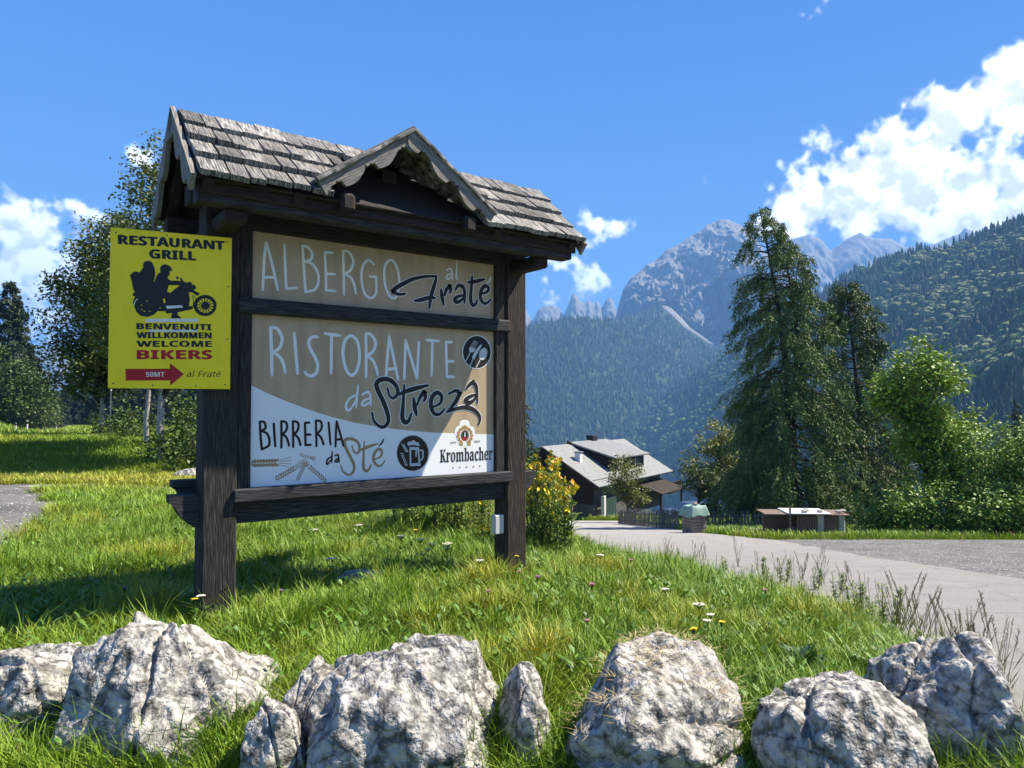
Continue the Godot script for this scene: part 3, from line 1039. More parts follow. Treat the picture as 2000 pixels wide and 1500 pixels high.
	strokes(s, v5, [[1205, 722, 1230, 800, 1300, 848, 1358, 820, 1380, 740, 1340, 640, 1280, 520, 1250, 430, 1270, 390, 1340, 380, 1420, 420, 1450, 500, 1420, 568, 1370, 540, 1350, 470], [1510, 415, 1500, 600, 1500, 750, 1530, 798, 1570, 778, 1600, 712], [1440, 540, 1540, 492, 1688, 442], [1640, 652, 1720, 612, 1740, 552, 1700, 512, 1642, 570, 1630, 660, 1680, 728, 1730, 728, 1778, 668]], 0.010, 0.024, z + 0.002, tan)
	# ears of wheat: pairs of grains along a line, with bristles
	for ear in [[55, 700, 390, 690, 52, 9, 3], [360, 900, 615, 755, 36, 8, 0], [640, 915, 715, 755, 26, 6, 2], [1005, 930, 785, 735, 32, 8, 0], [675, 585, 800, 622, 22, 4, 0]]:
		var p0 := Vector2(ear[0], ear[1])
		var p1 := Vector2(ear[2], ear[3])
		var d := (p1 - p0).normalized()
		var nn := Vector2(-d.y, d.x)
		var mb := MB.new()
		for k in ear[5]:
			for sd in [-1.0, 1.0]:
				var q: Vector2 = p0.lerp(p1, (k + 0.3) / ear[5]) + nn * sd * ear[4] * 0.5
				var pl := PackedVector2Array()
				var ov := oval(q.x, q.y, ear[4] * 0.74, ear[4] * 0.27, 12, d.angle() + sd * 0.62)
				for m in range(0, ov.size(), 2):
					pl.append(on(t, v5[0] + ov[m] / v5[2], v5[1] + ov[m + 1] / v5[2], z))
				mb.extrude(pl, z + 0.0021 + 0.00004 * k, z + 0.0021 + 0.00004 * k)
		part("wheat_ear", mb.mesh(), tan, s)
		var br := []
		for k in 4:
			var e: Vector2 = p1 + d * ear[4] * 3.4 + nn * (k - 1.5) * ear[4] * 0.9
			var st: Vector2 = p1 + nn * (k - 1.5) * ear[4] * 0.3
			br.append([st.x, st.y, e.x, e.y])
		strokes(s, v5, br, 0.003, 0.004, z + 0.0019, tan, "wheat_bristle")
	# badge with the beer mug
	var v6 := [760.0, 810.0, 9.0909]
	var cream := mat_plain(0.55, 0.58, 0.58, 0.5)
	var brown := mat_plain(0.022, 0.013, 0.011, 0.5)
	patch(s, v6, oval(418, 682, 284, 318), z + 0.0014, mat_plain(0.12, 0.075, 0.06, 0.5), "badge_rim")
	patch(s, v6, oval(418, 682, 268, 300), z + 0.0022, brown, "badge")
	strokes(s, v6, [[375, 612, 380, 880], [380, 885, 540, 885], [538, 880, 520, 612]], 0.014, 0.014, z + 0.003, cream, "mug")
	patch(s, v6, [360, 575, 525, 575, 530, 625, 362, 625], z + 0.0031, cream, "mug_rim")
	patch(s, v6, [365, 865, 555, 855, 560, 905, 370, 915], z + 0.0031, cream, "mug_base")
	patch(s, v6, [335, 545, 325, 505, 350, 475, 390, 480, 410, 455, 455, 460, 475, 490, 515, 485, 530, 520, 548, 555, 480, 545, 430, 535, 380, 545], z + 0.0031, cream, "foam", true)
	strokes(s, v6, [[535, 630, 595, 640, 600, 700, 595, 770, 550, 815], [485, 625, 478, 740]], 0.010, 0.013, z + 0.0032, cream, "mug_handle")
	for ear in [[240, 530, 310, 650], [225, 690, 300, 890]]:
		var mb := MB.new()
		for k in 6:
			for sd in [-1.0, 1.0]:
				var q := Vector2(ear[0], ear[1]).lerp(Vector2(ear[2], ear[3]), k / 5.0) + Vector2(sd * 14.0, 0)
				var pl := PackedVector2Array()
				var ov := oval(q.x, q.y, 9, 19, 8, sd * 0.5)
				for m in range(0, ov.size(), 2):
					pl.append(on(t, v6[0] + ov[m] / v6[2], v6[1] + ov[m + 1] / v6[2], z))
				mb.extrude(pl, z + 0.003, z + 0.003)
		part("badge_wheat", mb.mesh(), cream, s)
	# crest and lettering of the brewery
	var gold := mat_plain(0.36, 0.24, 0.07, 0.4)
	patch(s, v6, [1165, 340, 1170, 270, 1200, 215, 1245, 190, 1255, 130, 1300, 95, 1345, 88, 1395, 100, 1425, 135, 1435, 190, 1490, 215, 1520, 270, 1520, 340, 1490, 380, 1485, 450, 1455, 520, 1345, 560, 1235, 520, 1205, 450, 1200, 380], z + 0.0018, white, "crest_field", true)
	for k in 12:
		var an := 0.6 + (TAU - 1.2) * k / 11.0 + PI * 0.5
		patch(s, v6, oval(1345 + cos(an) * 120, 370 + sin(an) * 135, 26, 40, 10, an + 0.6), z + 0.0022 + 0.00003 * k, gold if k % 3 else mat_plain(0.5, 0.22, 0.12, 0.5), "crest_leaf")
	patch(s, v6, [1305, 245, 1300, 190, 1325, 205, 1345, 175, 1368, 205, 1392, 190, 1385, 245], z + 0.0024, gold, "crest_crown")
	patch(s, v6, oval(1345, 370, 76, 100), z + 0.0024, gold, "crest_ring")
	patch(s, v6, oval(1345, 370, 64, 88), z + 0.0028, mat_plain(0.015, 0.07, 0.03, 0.5), "crest_oval")
	patch(s, v6, [1320, 300, 1345, 285, 1372, 300, 1378, 400, 1315, 400], z + 0.0031, ink, "crest_figure")
	patch(s, v6, [1286, 400, 1404, 400, 1390, 435, 1345, 456, 1300, 435], z + 0.0033, mat_plain(0.35, 0.02, 0.02, 0.5), "crest_base")
	patch(s, v6, [1340, 310, 1352, 310, 1356, 390, 1336, 390], z + 0.0035, white, "crest_mark")
	for q in [[1245, 490, 1310, 545], [1385, 490, 1450, 545]]:
		patch(s, v6, [q[0], q[1], q[2], q[1], q[2], q[3], q[0], q[3]], z + 0.0024, gold, "crest_foot")
	words(s, "Krombacher", v6, [905, 850], [1838, 801], [897, 603], z + 0.003, ink, true)
	words(s, "SEIT", v6, [1092, 512], [1195, 505], [1092, 484], z + 0.003, ink)
	words(s, "1803", v6, [1505, 492], [1615, 486], [1505, 462], z + 0.003, ink)
	for k in 5:
		var cx: float = [1138, 1258, 1378, 1497, 1612][k]
		var cy: float = [938, 931, 924, 916, 909][k]
		var st := []
		for m in 10:
			var rr := 21.0 if m % 2 == 0 else 9.0
			st.append(cx + sin(TAU * m / 10.0) * rr)
			st.append(cy - cos(TAU * m / 10.0) * rr)
		patch(s, v6, st, z + 0.003, gold, "star")
	# badge with the cutlery
	var v7 := [890.0, 640.0, 16.667]
	patch(s, v7, oval(690, 795, 478, 552), z + 0.0014, paint, "badge_rim")
	patch(s, v7, oval(690, 795, 452, 526), z + 0.0022, ink, "badge")
	strokes(s, v7, [[335, 1075, 480, 800], [470, 1240, 575, 1010], [665, 1305, 805, 1030]], 0.0085, 0.0085, z + 0.003, cream, "cutlery_handle")
	patch(s, v7, [440, 690, 490, 620, 640, 700, 580, 790, 490, 800, 450, 760], z + 0.0031, cream, "fork_head", true)
	strokes(s, v7, [[470, 660, 605, 410], [520, 670, 640, 420], [565, 690, 680, 440], [615, 710, 715, 465]], 0.004, 0.004, z + 0.0031, cream, "fork_tine")
	patch(s, v7, [555, 1010, 550, 920, 640, 750, 780, 580, 845, 550, 820, 640, 720, 820, 610, 1020], z + 0.0031, cream, "knife_blade", true)
	patch(s, v7, oval(895, 855, 128, 205, 20, 0.3), z + 0.0031, cream, "spoon_bowl")
	# small fittings
	boxpart("socket_box", Vector3(2.245, 0.36, -0.1), Vector3(2.338, 0.52, -0.03), mat_plain(0.55, 0.55, 0.52, 0.5), s, 0.006)
	build_sign_roof(s)

func build_sign_roof(s: Node3D) -> void:
	var x0 := -0.285
	var x1 := 2.75
	var ridge := Vector3(0, 3.385, -0.1)
	var eave := Vector3(0, 2.815, 0.5)
	var slope := (eave - ridge)
	var sl := slope.length()
	var dn := slope / sl
	# plates, purlins, corbels, rafters
	boxpart("plate", Vector3(-0.2, 2.79, -0.19), Vector3(2.66, 2.93, -0.01), M.dark, s)
	boxpart("purlin", Vector3(-0.25, 2.685, 0.30), Vector3(2.71, 2.80, 0.43), M.rail, s)
	boxpart("purlin", Vector3(-0.25, 2.66, -0.62), Vector3(2.71, 2.79, -0.50), M.dark, s)
	boxpart("eave_board", Vector3(x0 + 0.02, 2.735, 0.432), Vector3(x1 - 0.02, 2.825, 0.462), M.dark, s)
	boxpart("ridge_beam", Vector3(-0.25, 3.2, -0.16), Vector3(2.71, 3.335, -0.04), M.dark, s)
	for x in [0.0, 2.449]:
		boxpart("corbel", Vector3(x - 0.07, 2.60, -0.60), Vector3(x + 0.07, 2.70, 0.36), M.dark_z, s, 0.02)
		boxpart("king_post", Vector3(x - 0.06, 2.93, -0.16), Vector3(x + 0.06, 3.2, -0.04), M.dark, s)
	boxpart("king_post", Vector3(1.07, 2.93, 0.10), Vector3(1.19, 3.2, 0.20), M.post, s)
	for x in [-0.2, 0.35, 1.9, 2.66]:
		for sd in [1.0, -1.0]:
			var a := Vector3(x, 3.33, -0.1)
			var b := Vector3(x, 2.77, -0.1 + 0.59 * sd)
			var mb := MB.new()
			var m := (a + b) * 0.5
			mb.box(Vector3.ZERO, Vector3(0.07, 0.09, (b - a).length()), 0.006)
			part("rafter", mb.mesh(), M.dark_z, s, Transform3D(Basis(Vector3.RIGHT, atan2(0.56, 0.59) * sd), m))
	# decks under the shingles: front in two pieces beside the dormer, back whole
	var deck := func(xa: float, xb: float, sd: float) -> void:
		var mb := MB.new()
		mb.box(Vector3.ZERO, Vector3(xb - xa, 0.022, sl), 0.004)
		var mid := (ridge + eave) * 0.5
		if sd < 0:
			mid.z = -0.2 - mid.z
		part("roof_deck", mb.mesh(), M.dark, s, Transform3D(Basis(Vector3.RIGHT, atan2(ridge.y - eave.y, 0.6) * sd), Vector3((xa + xb) * 0.5, mid.y - 0.012, mid.z)))
	deck.call(x0, x1, 1.0)
	deck.call(x0, x1, -1.0)
	# shingles
	var kinds := []
	for k in 4:
		var mb := MB.new()
		var wv := 1.0
		var p := PackedVector2Array()
		var r := RandomNumberGenerator.new()
		r.seed = 90 + k
		p.append(Vector2(-0.5 * wv, 0.17)); p.append(Vector2(0.5 * wv, 0.17))
		for q in 6:
			p.append(Vector2(0.5 - q * 0.2, -0.17 + r.randf_range(-0.012, 0.008)))
		mb.extrude(p, -0.018, 0.018)
		kinds.append(mb.mesh())
	var ex := 0.212
	for side in [1.0, -1.0]:
		for row in 4:
			var x := x0 + 0.02
			while x < x1 - 0.03:
				var w := rng.randf_range(0.065, 0.185)
				if x + w > x1 - 0.06:
					w = x1 - 0.01 - x
				var low := 0.02 + ex * (row + 1) + rng.randf_range(-0.012, 0.012)
				var ln := 1.0 if row else 0.72
				var mid := low - 0.17 * ln
				var cx := x + w * 0.5
				x += w + rng.randf_range(0.004, 0.016)
				var zz := ridge.z + dn.z * low
				if side > 0 and absf(cx - 1.129) < minf((zz + 0.1) * 1.16, 0.64) - w * 0.3:
					continue
				var p := ridge + dn * mid
				var nrm := Vector3(0, dn.z, -dn.y)
				p += nrm * (0.028 + rng.randf_range(0.0, 0.006))
				if side < 0:
					p.z = -0.2 - p.z
				var down := dn if side > 0 else Vector3(0, dn.y, -dn.z)
				var up := nrm if side > 0 else Vector3(0, nrm.y, -nrm.z)
				var tilt := 0.125 + rng.randf_range(-0.025, 0.06)
				var yb := (-down * cos(tilt) - up * sin(tilt)).normalized()   # towards the ridge, lower end lifted
				var xb := Vector3.RIGHT if side > 0 else Vector3.LEFT
				var zb := xb.cross(yb).normalized()
				var roll := rng.randf_range(-0.03, 0.03)
				var bs := Basis(xb, yb, zb).rotated(up, roll)
				bs.x *= w
				bs.y *= ln
				part("shingle", kinds[rng.randi() % 4], M["shingle%d" % [0, 1, 1, 2, 2, 2, 3, 3, 4][rng.randi() % 9]], s, Transform3D(bs, Vector3(cx, p.y, p.z)))
	# bargeboards at both gable ends
	for x in [x0 - 0.012, x1 + 0.012]:
		for sd in [1.0, -1.0]:
			var top := Vector3(x, 3.425, -0.1)
			var d := Vector3(0, eave.y - ridge.y, 0.6 * sd).normalized()
			var bs := Basis(d, Vector3(0, d.z * sd, -d.y * sd), Vector3.ZERO)
			bs.z = bs.x.cross(bs.y)
			part("bargeboard", wavy_board(0.90, 0.15, 0.03, 0.1), M.grey, s, Transform3D(bs, top))
	# dormer
	var ap := Vector3(1.129, 3.40, 0.56)
	for sd in [-1.0, 1.0]:
		var d := Vector3(sd * 0.68, -0.475, 0).normalized()
		var up := Vector3(sd * 0.475, 0.68, 0).normalized()
		var bs := Basis(d, up, Vector3.ZERO)
		bs.z = bs.x.cross(bs.y)
		part("dormer_bargeboard", wavy_board(0.86, 0.15, 0.035, 0.25), M.grey, s, Transform3D(bs, ap + Vector3(0, 0.012 if sd < 0 else 0.008, 0.004 * sd)))
		# dormer boards from front to back, shorter towards the foot
		for k in 6:
			var u0 := 0.14 * k
			var u1 := u0 + 0.150
			var um := (u0 + u1) * 0.5
			var yy := ap.y - 0.02 + d.y * um
			var zb := clampf((3.385 - yy) / 0.95 - 0.1, -0.1, 0.5)
			var mb := MB.new()
			mb.box(Vector3.ZERO, Vector3(u1 - u0, 0.024, 0.60 - zb), 0.004)
			part("dormer_board", mb.mesh(), M["shingle%d" % (1 + k % 3)], s, Transform3D(Basis(d, up, d.cross(up)), Vector3(ap.x, ap.y - 0.02, 0) + d * um + Vector3(0, 0, (0.60 + zb) * 0.5) + up * (0.004 * (k % 2))))
	boxpart("tie_beam", Vector3(0.62, 2.80, 0.33), Vector3(1.66, 2.90, 0.42), M.rail, s)
	for x in [0.66, 1.62]:
		boxpart("bracket", Vector3(x - 0.05, 2.74, 0.1), Vector3(x + 0.05, 2.86, 0.56), M.dark_z, s, 0.02)

# ================================================================ yellow notice board
func build_yellow_sign() -> void:
	var tl := at(216, 444, 4.42)
	var tr := at(453, 460, 4.70)
	var dirv := (tr - tl) * Vector3(1, 0, 1)
	var turn := atan2(-dirv.z, dirv.x)
	var bl := at(218, 758, 4.42)
	var y := thing("notice_board", "yellow metal notice board with motorcycle silhouette and red arrow on the sign post", "sign", Vector3(tl.x, bl.y, tl.z), turn)
	var w := dirv.length()
	var h := tl.y - bl.y
	boxpart("panel", Vector3(0, 0, -0.004), Vector3(w, h, 0.0), mat_tex(noise_tex(0.006, [[0.86, 0.67, 0.004], [0.92, 0.72, 0.005], [0.95, 0.75, 0.010]], 73, 4), Vector3(1.5, 0.7, 1), 0.35), y, 0.001)
	boxpart("batten", Vector3(w - 0.30, 0.15, -0.055), Vector3(w - 0.02, 0.22, -0.005), M.dark, y)
	boxpart("batten", Vector3(w - 0.30, 0.75, -0.055), Vector3(w - 0.02, 0.82, -0.005), M.dark, y)
	var ink := mat_plain(0.010, 0.010, 0.012, 0.4)
	var red := mat_plain(0.40, 0.008, 0.012, 0.4)
	var white := mat_plain(0.72, 0.72, 0.68, 0.4)
	var yel := mat_plain(0.91, 0.71, 0.005, 0.4)
	var v := [200.0, 430.0, 4.2857]
	words(y, "RESTAURANT", v, [135, 200], [1020, 250], [133, 122], 0.0012, ink, false, 0.0, true, 0.0035)
	words(y, "GRILL", v, [397, 318], [780, 336], [397, 243], 0.0012, ink, false, 0.0, true, 0.0035)
	words(y, "BENVENUTI", v, [288, 912], [912, 920], [288, 862], 0.0024, ink, false, 0.0, true, 0.0022)
	words(y, "WILLKOMMEN", v, [288, 986], [912, 989], [288, 936], 0.0024, ink, false, 0.0, true, 0.0022)
	words(y, "WELCOME", v, [288, 1059], [915, 1060], [288, 1009], 0.0012, ink, false, 0.0, true, 0.0022)
	words(y, "BIKERS", v, [292, 1164], [915, 1163], [292, 1087], 0.0012, red, false, 0.0, true, 0.003)
	patch(y, v, [193, 1245, 565, 1243, 565, 1195, 682, 1290, 567, 1385, 567, 1341, 195, 1343], 0.0012, red, "arrow")
	words(y, "50MT", v, [365, 1311], [520, 1311], [365, 1270], 0.0024, white)
	words(y, "al Fratė", v, [703, 1313], [985, 1313], [703, 1258], 0.0012, ink, false, 0.2, false)
	patch(y, v, [362, 826, 803, 824, 803, 850, 362, 853], 0.0012, white, "tape")
	patch(y, v, [390, 916, 800, 916, 800, 934, 390, 934], 0.0012, white, "tape")
	var b := [240.0, 500.0, 10.0]
	patch(y, b, [130, 370, 160, 355, 200, 315, 260, 300, 330, 320, 345, 290, 395, 235, 390, 180, 410, 125, 460, 95, 520, 95, 570, 125, 600, 190, 625, 250, 630, 330, 630, 400, 603, 490, 605, 515, 640, 440, 660, 380, 700, 330, 740, 320, 725, 270, 730, 215, 770, 170, 830, 160, 890, 180, 940, 220, 970, 290, 910, 295, 915, 370, 870, 405, 890, 450, 940, 480, 1050, 480, 1130, 490, 1112, 430, 1135, 418, 1190, 500, 1260, 520, 1300, 500, 1360, 530, 1340, 570, 1400, 560, 1430, 610, 1420, 650, 1380, 652, 1400, 680, 1490, 720, 1500, 745, 1450, 778, 1400, 740, 1310, 700, 1290, 720, 1310, 860, 1290, 970, 1385, 990, 1350, 1040, 1120, 1090, 1065, 1100, 1080, 1160, 1155, 1215, 940, 1220, 955, 1110, 840, 1125, 840, 1080, 680, 1075, 600, 1150, 480, 1190, 350, 1170, 260, 1090, 218, 960, 190, 910, 210, 850, 240, 790, 190, 782, 200, 720, 240, 700, 200, 660, 180, 540, 160, 450], 0.0012, ink, "rider_silhouette")
	patch(y, b, [895, 570, 1115, 572, 1030, 635, 925, 722, 862, 690, 885, 620], 0.0020, yel, "silhouette_gap")
	patch(y, b, [778, 840, 820, 830, 830, 920, 800, 915], 0.0020, yel, "silhouette_gap")
	patch(y, b, oval(1062, 425, 27, 27, 12), 0.0012, ink, "mirror")
	patch(y, b, oval(1605, 966, 226, 208, 32), 0.0014, ink, "wheel_silhouette")
	patch(y, b, oval(1610, 970, 158, 142, 28), 0.0020, yel, "wheel_gap")
	patch(y, b, oval(1612, 970, 84, 76, 20), 0.0026, ink, "hub")
	var sp := []
	for k in 14:
		var an := TAU * k / 14.0
		sp.append([1612 + cos(an) * 70, 970 + sin(an) * 64, 1610 + cos(an + 0.15) * 160, 970 + sin(an + 0.15) * 144])
	strokes(y, b, sp, 0.006, 0.006, 0.0030, ink, "spoke")
	strokes(y, b, [[1360, 760, 1375, 860, 1370, 980, 1330, 1030], [1390, 770, 1420, 830]], 0.004, 0.004, 0.0012, ink, "cable")
	patch(y, b, [835, 975, 1140, 960, 1182, 1005, 860, 1032], 0.0022, white, "tape")
	strokes(y, b, [[285, 838, 235, 890, 218, 960]], 0.004, 0.005, 0.0022, white, "glint")
	for q in [[360, 960], [470, 880], [370, 1045], [420, 1080], [525, 1080], [730, 1015]]:
		patch(y, b, oval(q[0], q[1], 16, 9, 8), 0.0022, yel, "silhouette_gap")
	for q in [[0.03, 0.03], [0.25, 0.02], [0.5, 0.02], [w - 0.03, 0.03], [w - 0.02, 0.33], [w - 0.02, 0.68], [0.03, h - 0.03], [w * 0.45, h - 0.02], [w - 0.03, h - 0.03]]:
		var mb := MB.new()
		mb.tube([Vector3(0, 0, 0), Vector3(0, 0, 0.003)], [0.005, 0.004], 8)
		part("screw", mb.mesh(), M.dark, y, Transform3D(Basis(), Vector3(q[0], q[1], 0)))
# ================================================================ boulders
func rock_mesh(half: Vector3, seed_: int, planes := 22, cut := 0.72) -> ArrayMesh:
	var r := RandomNumberGenerator.new()
	r.seed = seed_
	var pl := []
	for k in planes:
		var d := Vector3(r.randfn(), r.randfn(), r.randfn()).normalized()
		pl.append([d, r.randf_range(cut, 1.0) * (1.0 + 0.25 * (absf(d.x) + absf(d.y) + absf(d.z) - 1.0))])
	var n1 := FastNoiseLite.new()
	n1.seed = seed_
	n1.frequency = 0.7
	n1.fractal_octaves = 4
	var n2 := FastNoiseLite.new()
	n2.seed = seed_ + 5
	n2.frequency = 1.5
	n2.fractal_type = FastNoiseLite.FRACTAL_RIDGED
	n2.fractal_octaves = 5
	var n3 := FastNoiseLite.new()
	n3.seed = seed_ + 9
	n3.frequency = 9.0
	n3.fractal_octaves = 3
	var cracks := []
	for k in 4:
		cracks.append([Vector3(r.randfn(), r.randfn() * 0.6, r.randfn()).normalized(), r.randf_range(-0.35, 0.35)])
	var g := []
	var nu := 190
	var nv := 110
	for i in nu + 1:
		var row := []
		var a := -TAU * (i % nu) / nu
		for j in nv + 1:
			var b := PI * j / nv
			var d := Vector3(cos(b), sin(b) * cos(a), sin(b) * sin(a))
			var rad := 1.05 / pow(pow(absf(d.x), 3.4) + pow(absf(d.y), 3.4) + pow(absf(d.z), 3.4), 1.0 / 3.4)
			for p in pl:
				var q: float = d.dot(p[0])
				if q > 0.2:
					var m: float = p[1] / q
					var hh := clampf(0.5 + 0.5 * (m - rad) / 0.03, 0.0, 1.0)
					rad = lerpf(m, rad, hh) - 0.03 * hh * (1.0 - hh)
			var w := d * half * 2.4 + Vector3(seed_, 0, 0)
			var ridge := n2.get_noise_3d(w.x, w.y, w.z)
			rad *= 1.0 + 0.15 * n1.get_noise_3d(w.x, w.y, w.z) + 0.085 * ridge + 0.016 * n3.get_noise_3d(w.x, w.y, w.z)
			for ck in cracks:
				var off: float = d.dot(ck[0]) - ck[1] + 0.10 * n1.get_noise_3d(w.x * 1.5, w.y * 1.5, w.z * 1.5)
				rad *= 1.0 - 0.075 * exp(-off * off / 0.0007) + 0.035 * clampf(off * 6.0, -1.0, 1.0)
			row.append(d * rad * half)
		g.append(row)
	var mb := MB.new()
	mb.grid(g)
	return mb.mesh()

func build_rocks() -> void:
	var tex := noise_tex(0.009, [[0.035, 0.034, 0.031], [0.15, 0.144, 0.132], [0.29, 0.28, 0.258], [0.42, 0.405, 0.372], [0.60, 0.58, 0.535]], 81, 7, FastNoiseLite.TYPE_SIMPLEX_SMOOTH, 1024, [0.0, 0.33, 0.46, 0.60, 1.0])
	var bt := noise_tex(0.02, [[0, 0, 0], [1, 1, 1]], 82, 7, FastNoiseLite.TYPE_SIMPLEX_SMOOTH, 1024)
	M.stone = mat_tex(tex, Vector3(1.3, 1.3, 1.3), 0.92, false, bt, 1.5)
	veins(M.stone, crack_tex(0.007, 83, 0.42, 0.05), Vector3(0.9, 0.9, 0.9), false)
	# [x0, x1, top, bottom, depth of its middle, thickness, turn, seed, label]
	var list := [
		[-100, 158, 1246, 1640, 3.55, 0.7, 0.0, 301, "pale cracked boulder at the end of the row beside the sign post"],
		[158, 500, 1216, 1690, 3.45, 0.8, 0.2, 302, "broad pale limestone boulder with a dark hollow in front of the tall post"],
		[490, 592, 1368, 1700, 3.05, 0.4, 0.4, 303, "small split white stone against the big domed boulder"],
		[578, 665, 1305, 1560, 3.3, 0.35, 0.1, 304, "small knobbly grey stone wedged beside the domed boulder"],
		[606, 966, 1266, 1720, 3.25, 0.8, -0.2, 305, "big domed grey boulder with a long diagonal crack"],
		[986, 1072, 1322, 1540, 3.25, 0.3, 0.5, 306, "slim pointed white stone standing alone in the grass"],
		[1114, 1420, 1318, 1720, 3.2, 0.75, 0.1, 307, "square-shouldered boulder with dry grass on its flat top"],
		[1468, 1778, 1306, 1740, 3.2, 0.75, -0.3, 308, "dark grey rounded boulder with long grooves"],
		[1684, 1992, 1232, 1720, 3.4, 0.8, 0.3, 309, "long sloping grey boulder at the edge of the drive"]]
	for e in list:
		var dep: float = e[4]
		var a := at(e[0], e[2], dep)
		var b := at(e[1], e[3], dep)
		var half := Vector3((b.x - a.x) * 0.5, (a.y - b.y) * 0.5, e[5] * 0.5)
		var ce := Vector3((a.x + b.x) * 0.5, (a.y + b.y) * 0.5, -dep)
		var o := part("boulder", rock_mesh(half * Vector3(1.04, 1.0, 1.0), e[7]), M.stone, self, Transform3D(Basis(), ce))
		tag(o, e[8], "boulder", "boulders edging the grass")
		if e[7] == 307:
			# wisps of dry hay lying on its top
			var list2 := []
			var hay := tuft_mesh(77, 16, 0.03, 0.07, 0.0026, 0.05, 1.5)
			M.hay = mat_plain(0.40, 0.31, 0.16, 0.8)
			var arr: Array = o.mesh.surface_get_arrays(0)
			var vs: PackedVector3Array = arr[Mesh.ARRAY_VERTEX]
			var ns: PackedVector3Array = arr[Mesh.ARRAY_NORMAL]
			var left := 70
			for tries in 6000:
				var q := rng.randi() % vs.size()
				if left > 0 and ns[q].y > 0.55 and vs[q].y > half.y * 0.55 and fine.get_noise_2d(vs[q].x * 60.0, vs[q].z * 60.0) > -0.1:
					list2.append([Transform3D(Basis(Vector3.UP, rng.randf() * TAU).scaled(Vector3(1.2, 0.25, 1.2)), ce + vs[q] + Vector3(0, 0.004, 0)), 1.0])
					left -= 1
			scatter("dry_hay", hay, M.hay, list2, "wisps of dry hay lying on a square-shouldered boulder", "hay")

# ================================================================ grass
func tuft_mesh(seed_: int, n: int, h0: float, h1: float, w: float, spread: float, lean: float) -> ArrayMesh:
	var r := RandomNumberGenerator.new()
	r.seed = seed_
	var mb := MB.new()
	for k in n:
		var an := r.randf() * TAU
		var root := Vector3(cos(an), 0, sin(an)) * spread * sqrt(r.randf())
		var h := r.randf_range(h0, h1)
		var dir := Vector3(cos(an + r.randf_range(-1, 1)), 0, sin(an + r.randf_range(-1, 1)))
		var bend := lean * r.randf_range(0.25, 1.0)
		var side := dir.cross(Vector3.UP).rotated(Vector3.UP, r.randf_range(-0.8, 0.8)) * w * r.randf_range(0.7, 1.3) * 0.5
		var warm := r.randf()
		mb.col = Color(0.12, 0.22, 0.016).lerp(Color(0.25, 0.335, 0.034), warm)
		if r.randf() < 0.07:
			mb.col = Color(0.27, 0.23, 0.10)
		var pts := []
		var segs := 3
		for s in segs + 1:
			var t := float(s) / segs
			pts.append(root + Vector3.UP * h * t * (1.0 - 0.22 * bend * t) + dir * h * bend * t * t * 0.75)
		for s in segs:
			var w0 := 1.0 - 0.75 * pow(float(s) / segs, 1.6)
			var w1 := 1.0 - 0.75 * pow(float(s + 1) / segs, 1.6)
			if s == segs - 1:
				mb.tri(pts[s] - side * w0, pts[s] + side * w0, pts[s + 1])
			else:
				mb.quad(pts[s] - side * w0, pts[s] + side * w0, pts[s + 1] + side * w1, pts[s + 1] - side * w1)
	return mb.mesh()

func weed_mesh(seed_: int, n: int, l: float, w: float) -> ArrayMesh:
	var r := RandomNumberGenerator.new()
	r.seed = seed_
	var mb := MB.new()
	for k in n:
		var an := r.randf() * TAU
		var up := r.randf_range(0.25, 1.1)
		var d := Vector3(cos(an), up, sin(an)).normalized()
		mb.col = Color(0.06, 0.14, 0.02).lerp(Color(0.14, 0.22, 0.035), r.randf())
		var st := Vector3(cos(an), 0, sin(an)) * 0.01 + Vector3.UP * r.randf_range(0.0, 0.10)
		mb.leaf(st, d, d.cross(Vector3.UP).normalized(), l * r.randf_range(0.6, 1.2), w * r.randf_range(0.7, 1.2))
	return mb.mesh()

var rock_boxes := [[-90, 158, 3.55], [158, 500, 3.45], [606, 972, 3.25], [1112, 1422, 3.2], [1468, 1778, 3.2], [1680, 1985, 3.4]]

func is_turf(x: float, z: float) -> bool:
	var zz := -z
	if x > lin(EDGE, zz) + 0.62 + 0.4 * fine.get_noise_2d(x * 20.0, z * 20.0) and zz < 22.0:
		return false
	var gp := Vector2(x, zz)
	for s in [[-5.4, 3.5, -5.7, 5.0, 1.2], [-5.7, 5.0, -6.1, 6.6, 1.25], [-6.1, 6.6, -7.4, 9.5, 1.2], [-7.4, 9.5, -8.9, 11.6, 1.05], [-8.9, 11.6, -14.0, 13.0, 0.75], [-8.4, 12.3, -7.2, 12.3, 0.25], [-7.2, 12.3, -5.2, 11.8, 0.25], [-5.2, 11.8, -4.2, 11.7, 0.25], [-4.0, 19.6, -12.0, 20.2, 0.25], [-12.0, 20.2, -19.0, 22.0, 0.3], [-20.0, 27.0, -26.0, 35.0, 2.9], [-26.0, 35.0, -39.0, 57.0, 2.9], [-39.0, 57.0, -58.0, 88.0, 3.1], [-58.0, 88.0, -90.0, 140.0, 3.2]]:
		var c := Geometry2D.get_closest_point_to_segment(gp, Vector2(s[0], s[1]), Vector2(s[2], s[3]))
		if c.distance_to(gp) < s[4] + 0.25 * fine.get_noise_2d(x * 25.0, z * 25.0):
			return false
	return true

